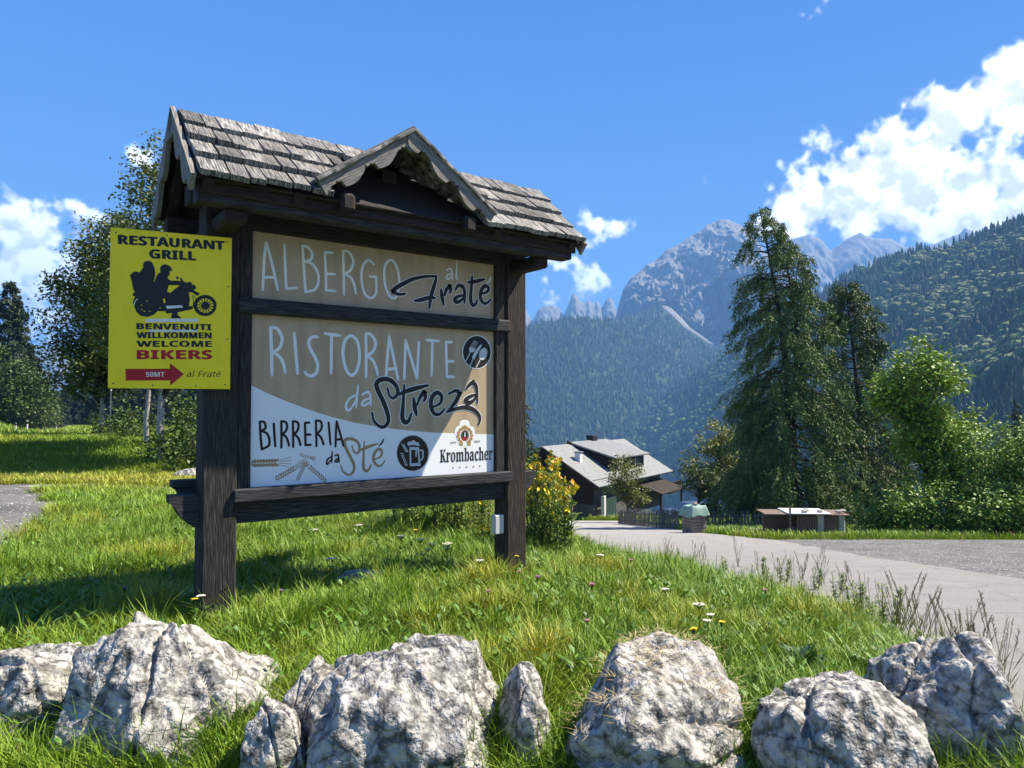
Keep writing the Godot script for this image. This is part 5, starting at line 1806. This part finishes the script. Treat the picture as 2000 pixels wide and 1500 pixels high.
# ================================================================ left of the sign
func build_left_side() -> void:
	var b0 := Color(0.04, 0.066, 0.016)
	var b1 := Color(0.16, 0.19, 0.045)
	leafy_tree("birch_tree", "white-barked birch with a leaning trunk on the bank behind the sign", "tree", spot(322, 15.6), [[0.1, 4.4, 0, 1.1, 1.6, 1.1], [-0.2, 6.1, 0, 0.65, 1.1, 0.65], [0.4, 2.9, 0.2, 1.2, 1.1, 1.0], [-0.6, 3.1, 0, 1.0, 1.0, 0.9]], 270, 80, 0.085, b0, b1, M.birch, 501, 0.085, 0.30, "birches on the bank")
	leafy_tree("birch_tree", "slimmer birch close beside the leaning one", "tree", spot(290, 17.0), [[-0.2, 4.6, 0, 0.9, 1.4, 0.9], [-0.6, 3.4, 0, 1.0, 1.0, 1.0], [0.3, 2.9, 0, 0.9, 0.8, 0.9]], 180, 76, 0.085, b0, b1, M.birch, 502, 0.06, 0.30, "birches on the bank")
	leafy_tree("birch_tree", "broad ragged birch reaching out over the bank", "tree", spot(196, 20.0), [[0.3, 5.0, 0, 1.1, 1.4, 1.0], [-0.6, 3.8, 0, 1.3, 1.3, 1.1], [0.7, 2.9, 0, 1.4, 1.2, 1.0], [-0.3, 2.1, 0, 1.4, 1.0, 1.0]], 300, 80, 0.10, b0, b1, M.birch, 503, 0.08, 0.34, "birches on the bank")
	var s0 := Color(0.012, 0.024, 0.010)
	var s1 := Color(0.035, 0.055, 0.018)
	var k := 0
	for s in [[14, 112.0, 24.0, 6.0, "tall pointed spruce above the roadside trees"], [-45, 115.0, 21.0, 5.5, "dark spruce at the roadside beside the pointed one"], [50, 118.0, 15.0, 4.6, "shorter spruce in front of the distant pale mountain"], [105, 190.0, 11.0, 5.5, "shaded spruce where the road enters the wood"], [135, 200.0, 13.0, 6.0, "dark spruce deep in the roadside wood"], [165, 195.0, 12.0, 5.5, "spruce behind the row of white road posts"], [195, 185.0, 13.0, 5.5, "spruce behind the end of the road posts"], [228, 180.0, 12.0, 5.5, "low spruce beside the thin pole"], [262, 170.0, 13.0, 5.5, "dark spruce behind the birch trunks"], [300, 165.0, 13.0, 5.5, "shaded spruce between the birch trunks"], [340, 160.0, 13.0, 5.5, "dark spruce filling the gap behind the birches"], [385, 155.0, 13.0, 5.5, "dark spruce behind the sign's near post"]]:
		k += 1
		needle_tree("spruce_tree", s[4], spot(s[0], s[1]), s[2], s[3], Vector3.ZERO, 240, 1.5, s0, s1, 510 + k, 0.02, 0.4, 0.8, 0.55, "roadside spruces")
	for s in [[24, 96.0, 9.5, 4.2, "big dark round tree on the roadside embankment"], [-30, 94.0, 11.5, 5.0, "dense roadside tree at the bend of the road"], [62, 106.0, 6.5, 3.0, "low round tree beside the grassy embankment"]]:
		k += 1
		var h: float = s[2]
		leafy_tree("roadside_tree", s[4], "tree", spot(s[0], s[1]), [[0, h * 0.62, 0, s[3], h * 0.38, s[3]], [0.8, h * 0.36, 0, s[3] * 0.9, h * 0.3, s[3] * 0.9]], 130, 60, 0.42, Color(0.026, 0.052, 0.014), Color(0.085, 0.13, 0.028), M.bark, 530 + k, 0.3, 1.05)
	for s in [[345, 15.5, 1.0], [385, 14.8, 1.1], [365, 17.5, 1.5], [262, 18.5, 0.9], [395, 16.2, 1.4], [232, 19.5, 0.8]]:
		k += 1
		leafy_tree("understorey_bush", "dark leafy bush growing under the birches", "shrub", spot(s[0], s[1]), [[0, s[2] * 0.5, 0, 0.7, s[2] * 0.5, 0.6]], 24, 46, 0.085, Color(0.025, 0.055, 0.012), Color(0.09, 0.14, 0.025), M.bark, 540 + k, 0.03, 0.28, "bushes under the birches")
	# white road posts with a dark band
	for q in [[32, 842, 80.0], [54, 846, 57.0], [75, 838, 120.0], [103, 834, 126.0], [111, 836, 104.0], [139, 833, 150.0], [147, 832, 140.0], [164, 831, 136.0], [171, 830, 142.0], [177, 829, 150.0]]:
		var dep: float = q[2]
		var r := ray(q[0], 793)
		var x := r.x / -r.z * dep
		var p := thing("road_post", "white roadside marker post with a dark band", "post", Vector3(x, hgt(x, -dep), -dep), 0.0, "marker posts along the road")
		boxpart("shaft", Vector3(-0.055, -0.1, -0.04), Vector3(0.055, 0.66, 0.04), M.white_post, p, 0.02)
		boxpart("band", Vector3(-0.058, 0.66, -0.043), Vector3(0.058, 0.86, 0.043), M.black_post, p, 0.015)
		boxpart("cap", Vector3(-0.055, 0.86, -0.04), Vector3(0.055, 0.92, 0.04), M.white_post, p, 0.02)
	var pole := thing("marker_pole", "thin grey pole standing at the edge of the bank", "pole", spot(216, 18.8))
	var mb := MB.new()
	mb.tube([Vector3.ZERO, Vector3(0, 1.35, 0)], [0.018, 0.016], 8)
	part("shaft", mb.mesh(), M.metal, pole)
	mb = MB.new()
	mb.tube([Vector3(0, 1.35, 0), Vector3(0, 1.39, 0)], [0.026, 0.024], 8)
	part("cap", mb.mesh(), M.white_post, pole)
	var o := part("bank_stone", rock_mesh(Vector3(0.22, 0.14, 0.18), 340), M.stone, self, Transform3D(Basis(), spot(372, 13.6) + Vector3(0, 0.16, 0)))
	tag(o, "pale round stone lying below the birches", "stone")
# ================================================================ the house down the drive
func build_house() -> void:
	M.white_post = mat_plain(0.62, 0.62, 0.60, 0.5)
	M.black_post = mat_plain(0.015, 0.015, 0.015, 0.5)
	M.metal = mat_plain(0.25, 0.25, 0.25, 0.4)
	M.metal.metallic = 0.8
	# own axes: x along the ridge from the near gable to the far one, z towards the drive side eave, y up from the ridge level
	var gable := at(1058, 872, 60.0)
	var rd := Vector3(0.545, 0, -0.839)
	var turn := atan2(-rd.z, rd.x)
	var hs := thing("house", "chalet-like house with a broad pale sheet roof at the end of the drive", "house", gable, turn)
	var L := 16.7
	var W := 5.3
	var D := 3.07
	var roof_m := mat_tex(noise_tex(0.01, [[0.12, 0.13, 0.125], [0.18, 0.19, 0.185], [0.22, 0.23, 0.225]], 91), Vector3(0.5, 0.5, 0.5), 0.6)
	var plaster := mat_tex(noise_tex(0.01, [[0.06, 0.055, 0.046], [0.10, 0.092, 0.077], [0.125, 0.115, 0.097]], 92), Vector3(0.4, 0.4, 0.4), 0.9)
	var stone := mat_tex(noise_tex(0.03, [[0.05, 0.048, 0.044], [0.11, 0.106, 0.096], [0.17, 0.165, 0.15]], 93), Vector3(0.6, 0.6, 0.6), 0.95, false, M.bump, 4.0)
	var board := mat_tex(noise_tex(0.02, [[0.012, 0.009, 0.007], [0.028, 0.02, 0.014], [0.045, 0.033, 0.023]], 94), Vector3(4, 0.5, 4), 0.9)
	var glass := mat_plain(0.02, 0.025, 0.03, 0.08)
	var base := -6.4
	# walls: plaster below, boards in the gables
	boxpart("wall", Vector3(1.0, base, -W + 0.9), Vector3(L - 0.9, -D - 0.1, W - 1.0), plaster, hs, 0.02)
	boxpart("stone_base", Vector3(0.93, base - 0.6, -W + 0.83), Vector3(7.0, base + 2.1, W - 0.93), stone, hs, 0.02)
	for x in [1.0, L - 1.0]:
		var mb := MB.new()
		mb.extrude(PackedVector2Array([Vector2(-W + 0.8, -D - 0.05), Vector2(W - 0.9, -D - 0.05), Vector2(0, -0.22)]), -0.08, 0.08, Transform3D(Basis(Vector3.UP, -PI * 0.5), Vector3(x, 0, 0)))
		part("gable_boarding", mb.mesh(), board, hs)
	boxpart("gable_boarding", Vector3(0.86, -D - 1.6, -W + 0.8), Vector3(0.98, -D - 0.06, W - 0.9), board, hs, 0.01)
	# roof slopes with thick edges
	var ang := atan2(D, W)
	var sl := Vector2(W, D).length()
	for sd in [1.0, -1.0]:
		var mb := MB.new()
		mb.box(Vector3.ZERO, Vector3(L, 0.16, sl), 0.02)
		var rf := part("roof", mb.mesh(), roof_m, hs, Transform3D(Basis(Vector3.RIGHT, ang * sd), Vector3(L * 0.5, -D * 0.5 - 0.06, W * 0.5 * sd)))
		if sd > 0:
			boxpart("skylight", Vector3(0.9, 0.09, -1.4), Vector3(1.7, 0.17, -0.6), glass, rf, 0.02)
			boxpart("snow_guard", Vector3(-L * 0.5 + 0.3, 0.09, sl * 0.36), Vector3(-L * 0.5 + 4.2, 0.15, sl * 0.36 + 0.05), M.metal, rf, 0.01)
		mb = MB.new()
		mb.box(Vector3.ZERO, Vector3(0.10, 0.30, sl), 0.02)
		part("verge_board", mb.mesh(), board, hs, Transform3D(Basis(Vector3.RIGHT, ang * sd), Vector3(-0.055, -D * 0.5 - 0.16, W * 0.5 * sd)))
	# raised part of the roof
	var rs := Vector2(4.6, 1.25).length()
	var mb := MB.new()
	mb.box(Vector3.ZERO, Vector3(7.6, 0.15, rs), 0.02)
	part("dormer_roof", mb.mesh(), roof_m, hs, Transform3D(Basis(Vector3.RIGHT, atan2(1.25, 4.6)), Vector3(8.7, -0.52, 2.26)))
	for x in [5.3, 12.1]:
		mb = MB.new()
		mb.extrude(PackedVector2Array([Vector2(0.3, -0.3), Vector2(4.1, -1.25), Vector2(4.1, -2.5), Vector2(0.3, -0.42)]), -0.06, 0.06, Transform3D(Basis(Vector3.UP, -PI * 0.5), Vector3(x, 0, 0)))
		part("dormer_cheek", mb.mesh(), board, hs)
	boxpart("dormer_wall", Vector3(5.36, -2.5, 3.95), Vector3(12.04, -1.28, 4.1), board, hs, 0.01)
	for x in [6.4, 8.2, 10.0]:
		var w := boxpart("window", Vector3(x, -2.1, 4.1), Vector3(x + 1.0, -1.45, 4.14), glass, hs, 0.01)
		boxpart("frame", Vector3(-0.56, -0.38, 0.0), Vector3(-0.48, 0.38, 0.05), M.white_post, w, 0.005)
	# chimneys, vent, aerial
	boxpart("chimney", Vector3(2.1, -2.1, 2.0), Vector3(2.6, -0.55, 2.5), M.white_post, hs, 0.03)
	boxpart("chimney_cap", Vector3(2.02, -0.55, 1.92), Vector3(2.68, -0.47, 2.58), M.metal, hs, 0.02)
	boxpart("chimney", Vector3(9.0, -0.4, -0.4), Vector3(10.0, 0.62, 0.3), M.black_post, hs, 0.03)
	boxpart("vent", Vector3(4.6, -0.3, -0.2), Vector3(5.1, 0.28, 0.2), M.black_post, hs, 0.1)
	mb = MB.new()
	mb.tube([Vector3(10.4, 0, 0), Vector3(10.4, 1.9, 0)], [0.03, 0.025], 6)
	part("aerial_mast", mb.mesh(), M.metal, hs)
	mb = MB.new()
	for k in 12:
		var a0 := TAU * k / 12.0
		var a1 := TAU * (k + 1) / 12.0
		mb.tri(Vector3(0, 0, -0.12), Vector3(cos(a0), sin(a0), 0) * 0.42, Vector3(cos(a1), sin(a1), 0) * 0.42)
	part("satellite_dish", mb.mesh(), M.white_post, hs, Transform3D(Basis(Vector3.UP, 0.9), Vector3(10.45, 1.6, 0.1)))
	mb = MB.new()
	mb.tube([Vector3(10.1, 1.1, 0), Vector3(10.7, 1.1, 0)], [0.02, 0.02], 4)
	part("aerial", mb.mesh(), M.metal, hs)
	# near gable: dark doorway, window, white door post, green gate
	boxpart("doorway", Vector3(0.90, base, 0.4), Vector3(0.97, base + 2.1, 1.4), M.black_post, hs, 0.01)
	boxpart("window", Vector3(0.90, base + 1.0, -2.2), Vector3(0.96, base + 1.9, -1.3), glass, hs, 0.01)
	boxpart("window", Vector3(0.84, -D - 1.2, -0.6), Vector3(0.9, -D - 0.3, 0.5), glass, hs, 0.01)
	# eave side: windows, porch, gate
	for x in [8.0, 10.6, 13.2]:
		var w := boxpart("window", Vector3(x, -D - 1.75, W - 1.0), Vector3(x + 1.0, -D - 0.6, W - 0.96), glass, hs, 0.01)
		boxpart("shutter", Vector3(-1.0, -0.6, 0.0), Vector3(-0.55, 0.6, 0.05), board, w, 0.01)
		boxpart("shutter", Vector3(0.55, -0.6, 0.0), Vector3(1.0, 0.6, 0.05), board, w, 0.01)
	boxpart("door_post", Vector3(1.6, base - 0.4, W - 0.6), Vector3(1.95, base + 2.4, W - 0.3), M.white_post, hs, 0.02)
	for k in 8:
		boxpart("gate_board", Vector3(2.1 + k * 0.28, base - 0.3, W - 0.5), Vector3(2.33 + k * 0.28, base + 2.1, W - 0.45), M.gate, hs, 0.01)
	mb = MB.new()
	mb.box(Vector3.ZERO, Vector3(6.0, 0.12, 2.6), 0.02)
	part("porch_roof", mb.mesh(), board, hs, Transform3D(Basis(Vector3.RIGHT, 0.3), Vector3(12.0, base + 2.3, W + 0.6)))
	for x in [9.3, 14.6]:
		boxpart("porch_post", Vector3(x, base - 1.0, W + 1.5), Vector3(x + 0.16, base + 2.0, W + 1.66), board, hs, 0.02)
	boxpart("balcony", Vector3(14.2, -D - 2.0, W - 1.0), Vector3(L + 0.9, -D - 1.85, W + 0.6), board, hs, 0.02)
	for k in 14:
		boxpart("baluster", Vector3(14.25 + k * 0.24, -D - 1.85, W + 0.5), Vector3(14.33 + k * 0.24, -D - 1.0, W + 0.56), board, hs, 0.005)
	boxpart("balcony_rail", Vector3(14.2, -D - 1.0, W + 0.47), Vector3(L + 0.9, -D - 0.92, W + 0.59), board, hs, 0.01)
	boxpart("step", Vector3(1.2, base - 0.9, W - 0.2), Vector3(4.2, base - 0.25, W + 0.5), plaster, hs, 0.03)

func capsule_body(joints: Array, cell: float) -> ArrayMesh:
	# tapered capsules [a, ra, b, rb] joined with a smooth minimum and meshed as surface nets
	var lo := Vector3.ONE * 1e9
	var hi := -lo
	for j in joints:
		for k in [0, 2]:
			lo = lo.min(j[k] - Vector3.ONE * (j[k + 1] + 0.05))
			hi = hi.max(j[k] + Vector3.ONE * (j[k + 1] + 0.05))
	var n := Vector3i(((hi - lo) / cell).ceil()) + Vector3i.ONE
	var f := PackedFloat32Array()
	f.resize(n.x * n.y * n.z)
	for z in n.z:
		for y in n.y:
			for x in n.x:
				var p := lo + Vector3(x, y, z) * cell
				var d := 1e9
				for j in joints:
					var ab: Vector3 = j[2] - j[0]
					var t := clampf((p - j[0]).dot(ab) / ab.length_squared(), 0.0, 1.0)
					var q: float = (p - j[0] - ab * t).length() - lerpf(j[1], j[3], t)
					var h := clampf(0.5 + 0.5 * (q - d) / 0.03, 0.0, 1.0)
					d = lerpf(q, d, h) - 0.03 * h * (1.0 - h) if d < 1e8 else q
				f[(z * n.y + y) * n.x + x] = d
	var vid := {}
	var mb := MB.new()
	var at_ := func(x: int, y: int, z: int) -> float: return f[(z * n.y + y) * n.x + x]
	for z in n.z - 1:
		for y in n.y - 1:
			for x in n.x - 1:
				var s := Vector3.ZERO
				var c := 0
				for e in [[0, 0, 0, 1, 0, 0], [0, 1, 0, 1, 1, 0], [0, 0, 1, 1, 0, 1], [0, 1, 1, 1, 1, 1], [0, 0, 0, 0, 1, 0], [1, 0, 0, 1, 1, 0], [0, 0, 1, 0, 1, 1], [1, 0, 1, 1, 1, 1], [0, 0, 0, 0, 0, 1], [1, 0, 0, 1, 0, 1], [0, 1, 0, 0, 1, 1], [1, 1, 0, 1, 1, 1]]:
					var a: float = at_.call(x + e[0], y + e[1], z + e[2])
					var b: float = at_.call(x + e[3], y + e[4], z + e[5])
					if (a < 0.0) != (b < 0.0):
						s += Vector3(e[0], e[1], e[2]).lerp(Vector3(e[3], e[4], e[5]), a / (a - b))
						c += 1
				if c:
					vid[Vector3i(x, y, z)] = mb.v.size()
					mb.v.append(lo + (Vector3(x, y, z) + s / c) * cell)
					var g := Vector3(at_.call(x + 1, y, z) - at_.call(x, y, z), at_.call(x, y + 1, z) - at_.call(x, y, z), at_.call(x, y, z + 1) - at_.call(x, y, z))
					mb.n.append(g.normalized())
					mb.c.append(Color.WHITE)
					mb.uv.append(Vector2.ZERO)
	for z in range(1, n.z - 1):
		for y in range(1, n.y - 1):
			for x in range(1, n.x - 1):
				var a: float = at_.call(x, y, z)
				for ax in 3:
					var st := [Vector3i(1, 0, 0), Vector3i(0, 1, 0), Vector3i(0, 0, 1)][ax] as Vector3i
					var b: float = at_.call(x + st.x, y + st.y, z + st.z)
					if (a < 0.0) == (b < 0.0):
						continue
					var u := [Vector3i(0, 1, 0), Vector3i(0, 0, 1), Vector3i(1, 0, 0)][ax] as Vector3i
					var w := [Vector3i(0, 0, 1), Vector3i(1, 0, 0), Vector3i(0, 1, 0)][ax] as Vector3i
					var p := Vector3i(x, y, z)
					var q := [vid[p - u - w], vid[p - w], vid[p], vid[p - u]]
					if a > 0.0:
						q.reverse()
					mb.idx.append_array(PackedInt32Array([q[0], q[2], q[1], q[0], q[3], q[2]]))
	return mb.mesh()

func build_yard() -> void:
	# person standing at the corner of the house
	var foot := spot(1112, 53.0, 0.0)
	var pe := thing("person", "person in a dark top and blue jeans standing by the house corner", "person", foot, 0.5)
	var V := func(x: float, y: float, z: float) -> Vector3: return Vector3(x, y, z)
	var body := [[V.call(-0.10, 0.92, 0), 0.10, V.call(-0.11, 0.50, 0.02), 0.065], [V.call(-0.11, 0.50, 0.02), 0.065, V.call(-0.12, 0.09, -0.02), 0.045], [V.call(0.10, 0.92, 0), 0.10, V.call(0.12, 0.50, 0.02), 0.065], [V.call(0.12, 0.50, 0.02), 0.065, V.call(0.14, 0.09, -0.02), 0.045], [V.call(-0.12, 0.05, -0.03), 0.045, V.call(-0.13, 0.04, 0.14), 0.035], [V.call(0.14, 0.05, -0.03), 0.045, V.call(0.16, 0.04, 0.14), 0.035],
		[V.call(0, 0.95, 0), 0.13, V.call(0, 1.33, 0), 0.14], [V.call(-0.16, 1.38, 0), 0.06, V.call(-0.23, 1.10, 0.02), 0.045], [V.call(-0.23, 1.10, 0.02), 0.045, V.call(-0.20, 0.85, 0.10), 0.035], [V.call(0.16, 1.38, 0), 0.06, V.call(0.23, 1.10, 0.02), 0.045], [V.call(0.23, 1.10, 0.02), 0.045, V.call(0.20, 0.86, 0.10), 0.035], [V.call(-0.12, 1.40, 0), 0.06, V.call(0.12, 1.40, 0), 0.06], [V.call(0, 1.42, 0), 0.05, V.call(0, 1.52, 0.01), 0.05], [V.call(0, 1.60, 0.01), 0.095, V.call(0, 1.67, 0.0), 0.09], [V.call(0, 1.60, 0.09), 0.018, V.call(0, 1.57, 0.115), 0.015]]
	var bm := capsule_body(body, 0.03)
	part("body", bm, mat_plain(0.36, 0.24, 0.18, 0.7), pe)
	var grown := func(list: Array, by: float) -> Array:
		var out := []
		for j in list:
			out.append([j[0], j[1] + by, j[2], j[3] + by])
		return out
	part("jeans", capsule_body(grown.call(body.slice(0, 4), 0.014), 0.03), mat_plain(0.10, 0.15, 0.30, 0.9), pe)
	part("shirt", capsule_body(grown.call([body[6], body[7], body[9], body[11]], 0.014), 0.03), mat_plain(0.02, 0.02, 0.03, 0.9), pe)
	part("hair", capsule_body([[Vector3(0, 1.70, -0.02), 0.09, Vector3(0, 1.66, -0.045), 0.085]], 0.03), mat_plain(0.03, 0.02, 0.015, 0.8), pe)

	# picket fences
	fence([[1206, 45.0], [1262, 38.0], [1325, 32.5]], 0.95, "grey picket fence along the drive below the garden tree")
	fence([[1378, 34.5], [1450, 34.0], [1516, 32.5]], 0.85, "low weathered picket fence between the pillar and the woodshed")
	# pillar with a green sheet
	var pp := spot(1354, 28.6, 0.0)
	var pil := thing("stone_pillar", "square pinkish stone pillar beside the drive", "pillar", pp, 0.35)
	var pk := mat_tex(noise_tex(0.02, [[0.13, 0.10, 0.09], [0.25, 0.20, 0.18], [0.34, 0.28, 0.25]], 95), Vector3(1, 1, 1), 0.95, false, M.bump, 2.0)
	boxpart("core", Vector3(-0.31, -0.3, -0.31), Vector3(0.31, 1.02, 0.31), mat_plain(0.22, 0.19, 0.17, 0.95), pil, 0.02)
	for row in 8:
		for sd in 4:
			var y0 := -0.02 + row * 0.13
			var off := 0.08 if row % 2 else -0.07
			for seg in 2:
				var x0 := -0.34 if seg == 0 else off + 0.008
				var x1 := off - 0.008 if seg == 0 else 0.325
				var mb := MB.new()
				mb.box(Vector3((x0 + x1) * 0.5, y0 + 0.06, 0.32), Vector3(x1 - x0, 0.118, 0.05 + rng.randf() * 0.02), 0.012)
				part("stone", mb.mesh(), pk, pil, Transform3D(Basis(Vector3.UP, sd * PI * 0.5), Vector3.ZERO))
	var sheet := thing("green_sheet", "pale green sheet draped over the stone pillar", "tarpaulin", pp + Vector3(0, 1.06, 0), 0.35)
	var g := []
	for i in 19:
		var row := []
		for j in 19:
			var x := (i / 9.0 - 1.0) * 0.62
			var z := (j / 9.0 - 1.0) * 0.56
			var o := maxf(absf(x) - 0.32, absf(z) - 0.32)
			row.append(Vector3(x * (1.0 - maxf(o, 0.0) * 0.9), 0.05 - maxf(o - 0.02, 0.0) * 1.5 + 0.025 * sin(x * 9.0 + z * 7.0) + 0.02 * sin(z * 15.0), -z * (1.0 - maxf(o, 0.0) * 0.9)))
		g.append(row)
	var mb := MB.new()
	mb.grid(g)
	part("cloth", mb.mesh(), mat_plain(0.20, 0.31, 0.26, 0.7), sheet)
	mb = MB.new()
	mb.box(Vector3(0.05, 0.12, 0), Vector3(0.2, 0.1, 0.16), 0.04)
	part("weight_stone", mb.mesh(), pk, sheet)
	# woodshed of pallets between plastered pillars
	var ws := thing("woodshed", "low woodshed of slatted panels between whitewashed pillars with a sheet roof", "shed", spot(1612, 24.6, 0.0), -0.08)
	var wh := mat_tex(noise_tex(0.02, [[0.25, 0.23, 0.20], [0.42, 0.40, 0.36], [0.52, 0.50, 0.46]], 97), Vector3(1.5, 1.5, 1.5), 0.95, false, M.bump, 2.0)
	var slat := mat_tex(noise_tex(0.02, [[0.07, 0.05, 0.04], [0.15, 0.11, 0.085], [0.22, 0.17, 0.135]], 98), Vector3(5, 0.6, 5), 0.9)
	boxpart("pillar", Vector3(-0.30, -0.2, -0.2), Vector3(-0.10, 0.78, 0.05), wh, ws, 0.04)
	boxpart("pillar", Vector3(0.40, -0.2, -0.2), Vector3(0.60, 0.78, 0.05), wh, ws, 0.04)
	boxpart("back_wall", Vector3(-1.9, -0.2, -1.0), Vector3(0.6, 0.74, -0.9), slat, ws, 0.01)
	for k in 8:
		boxpart("slat", Vector3(-0.98 + k * 0.085, 0.02, -0.08), Vector3(-0.92 + k * 0.085, 0.72, -0.05), slat, ws, 0.006)
	for k in 6:
		boxpart("slat", Vector3(-0.09 + k * 0.082, 0.02, -0.08), Vector3(-0.03 + k * 0.082, 0.70, -0.05), slat, ws, 0.006)
	boxpart("corner_post", Vector3(-1.30, -0.2, 0.1), Vector3(-1.24, 1.05, 0.16), slat, ws, 0.01)
	boxpart("roof_sheet", Vector3(-1.35, 0.80, -1.1), Vector3(0.1, 0.84, 0.16), M.sheet, ws, 0.01)
	boxpart("roof_sheet", Vector3(0.02, 0.77, -1.1), Vector3(0.72, 0.80, 0.14), slat, ws, 0.01)
	boxpart("roof_sheet", Vector3(-2.1, 0.76, -1.1), Vector3(-1.1, 0.79, 0.05), slat, ws, 0.01)
	for q in [[-0.75, 0.0], [-0.6, -0.3], [-0.2, -0.1], [0.4, -0.05], [0.6, -0.2]]:
		mb = MB.new()
		mb.box(Vector3(q[0], 0.89, q[1]), Vector3(0.2, 0.10, 0.14), 0.035)
		part("roof_stone", mb.mesh(), wh, ws)
	for q in [[1545, 25.2, 0.26, "squared stone block lying beside the woodshed"], [1573, 25.0, 0.30, "rough stone block at the foot of the woodshed post"]]:
		var o := part("stone_block", rock_mesh(Vector3(q[2], 0.19, 0.2), 350 + int(q[0]), 8, 0.6), M.stone, self, Transform3D(Basis(), spot(q[0], q[1], 0.0) + Vector3(0, 0.14, 0)))
		tag(o, q[3], "stone")
	var log_ := thing("wooden_log", "pale log lying along the grass before the low fence", "log", spot(1492, 28.5, -0.1), 0.1)
	mb = MB.new()
	mb.tube([Vector3(-0.75, 0, 0), Vector3(0, 0.01, 0), Vector3(0.75, 0.02, 0)], [0.11, 0.115, 0.10], 10)
	part("trunk", mb.mesh(), slat, log_)
	mb = MB.new()
	mb.tube([Vector3(0.75, 0.02, 0), Vector3(0.76, 0.02, 0)], [0.098, 0.096], 10)
	part("cut_end", mb.mesh(), wh, log_)
	# car parked on the lawn behind the pillar
	var car := thing("parked_car", "dark car parked beside the house under the trees", "car", spot(1350, 52.0, 0.0), 0.25)
	var dk := mat_plain(0.012, 0.014, 0.02, 0.25)
	dk.clearcoat_enabled = true
	dk.clearcoat = 0.8
	var prof := PackedVector2Array([Vector2(-2.0, 0.3), Vector2(-2.05, 0.75), Vector2(-1.85, 0.92), Vector2(-1.1, 0.98), Vector2(-0.5, 1.40), Vector2(0.9, 1.44), Vector2(1.6, 1.02), Vector2(2.05, 0.92), Vector2(2.1, 0.5), Vector2(2.0, 0.3)])
	mb = MB.new()
	mb.extrude(prof, -0.82, 0.82)
	part("body", mb.mesh(), dk, car)
	mb = MB.new()
	mb.extrude(PackedVector2Array([Vector2(-0.95, 1.0), Vector2(-0.45, 1.34), Vector2(0.85, 1.37), Vector2(1.35, 1.02)]), -0.83, 0.83)
	part("window", mb.mesh(), mat_plain(0.03, 0.035, 0.04, 0.05), car)
	for x in [-1.3, 1.3]:
		for z in [-0.78, 0.78]:
			mb = MB.new()
			mb.tube([Vector3(x, 0.32, z - 0.1), Vector3(x, 0.32, z + 0.1)], [0.32, 0.32], 16)
			var wl := part("wheel", mb.mesh(), M.black_post, car)
			mb = MB.new()
			mb.tube([Vector3(x, 0.32, z - 0.105), Vector3(x, 0.32, z + 0.105)], [0.19, 0.19], 12)
			part("rim", mb.mesh(), M.metal, wl)
	for z in [-0.6, 0.6]:
		boxpart("headlight", Vector3(-2.07, 0.66, z - 0.15), Vector3(-2.0, 0.78, z + 0.15), M.white_post, car, 0.02)

func fence(line: Array, h: float, label: String) -> void:
	var p0 := spot(line[0][0], line[0][1], 0.0)
	var f := thing("picket_fence", label, "fence", p0)
	for i in line.size() - 1:
		var a := spot(line[i][0], line[i][1], 0.0) - p0
		var b := spot(line[i + 1][0], line[i + 1][1], 0.0) - p0
		var n := int((b - a).length() / 0.17)
		var turn := atan2(-(b - a).z, (b - a).x)
		for k in n:
			var p := a.lerp(b, (k + 0.5) / n)
			var mb := MB.new()
			var hh := h * rng.randf_range(0.9, 1.06)
			mb.extrude(PackedVector2Array([Vector2(-0.042, -0.1), Vector2(0.042, -0.1), Vector2(0.042, hh - 0.06), Vector2(0, hh), Vector2(-0.042, hh - 0.06)]), -0.012, 0.012)
			part("picket", mb.mesh(), M.picket, f, Transform3D(Basis(Vector3.UP, turn).rotated(Vector3.FORWARD, rng.randf_range(-0.05, 0.05)), p))
		for y in [0.25, 0.7]:
			var mb := MB.new()
			mb.box(Vector3.ZERO, Vector3((b - a).length(), 0.06, 0.03), 0.006)
			var mid: Vector3 = (a + b) * 0.5 + Vector3(0, h * y, -0.03)
			var bs := Basis(Vector3.UP, turn) * Basis(Vector3.BACK, atan2(b.y - a.y, Vector2(b.x - a.x, b.z - a.z).length()))
			part("fence_rail", mb.mesh(), M.picket, f, Transform3D(bs, mid))
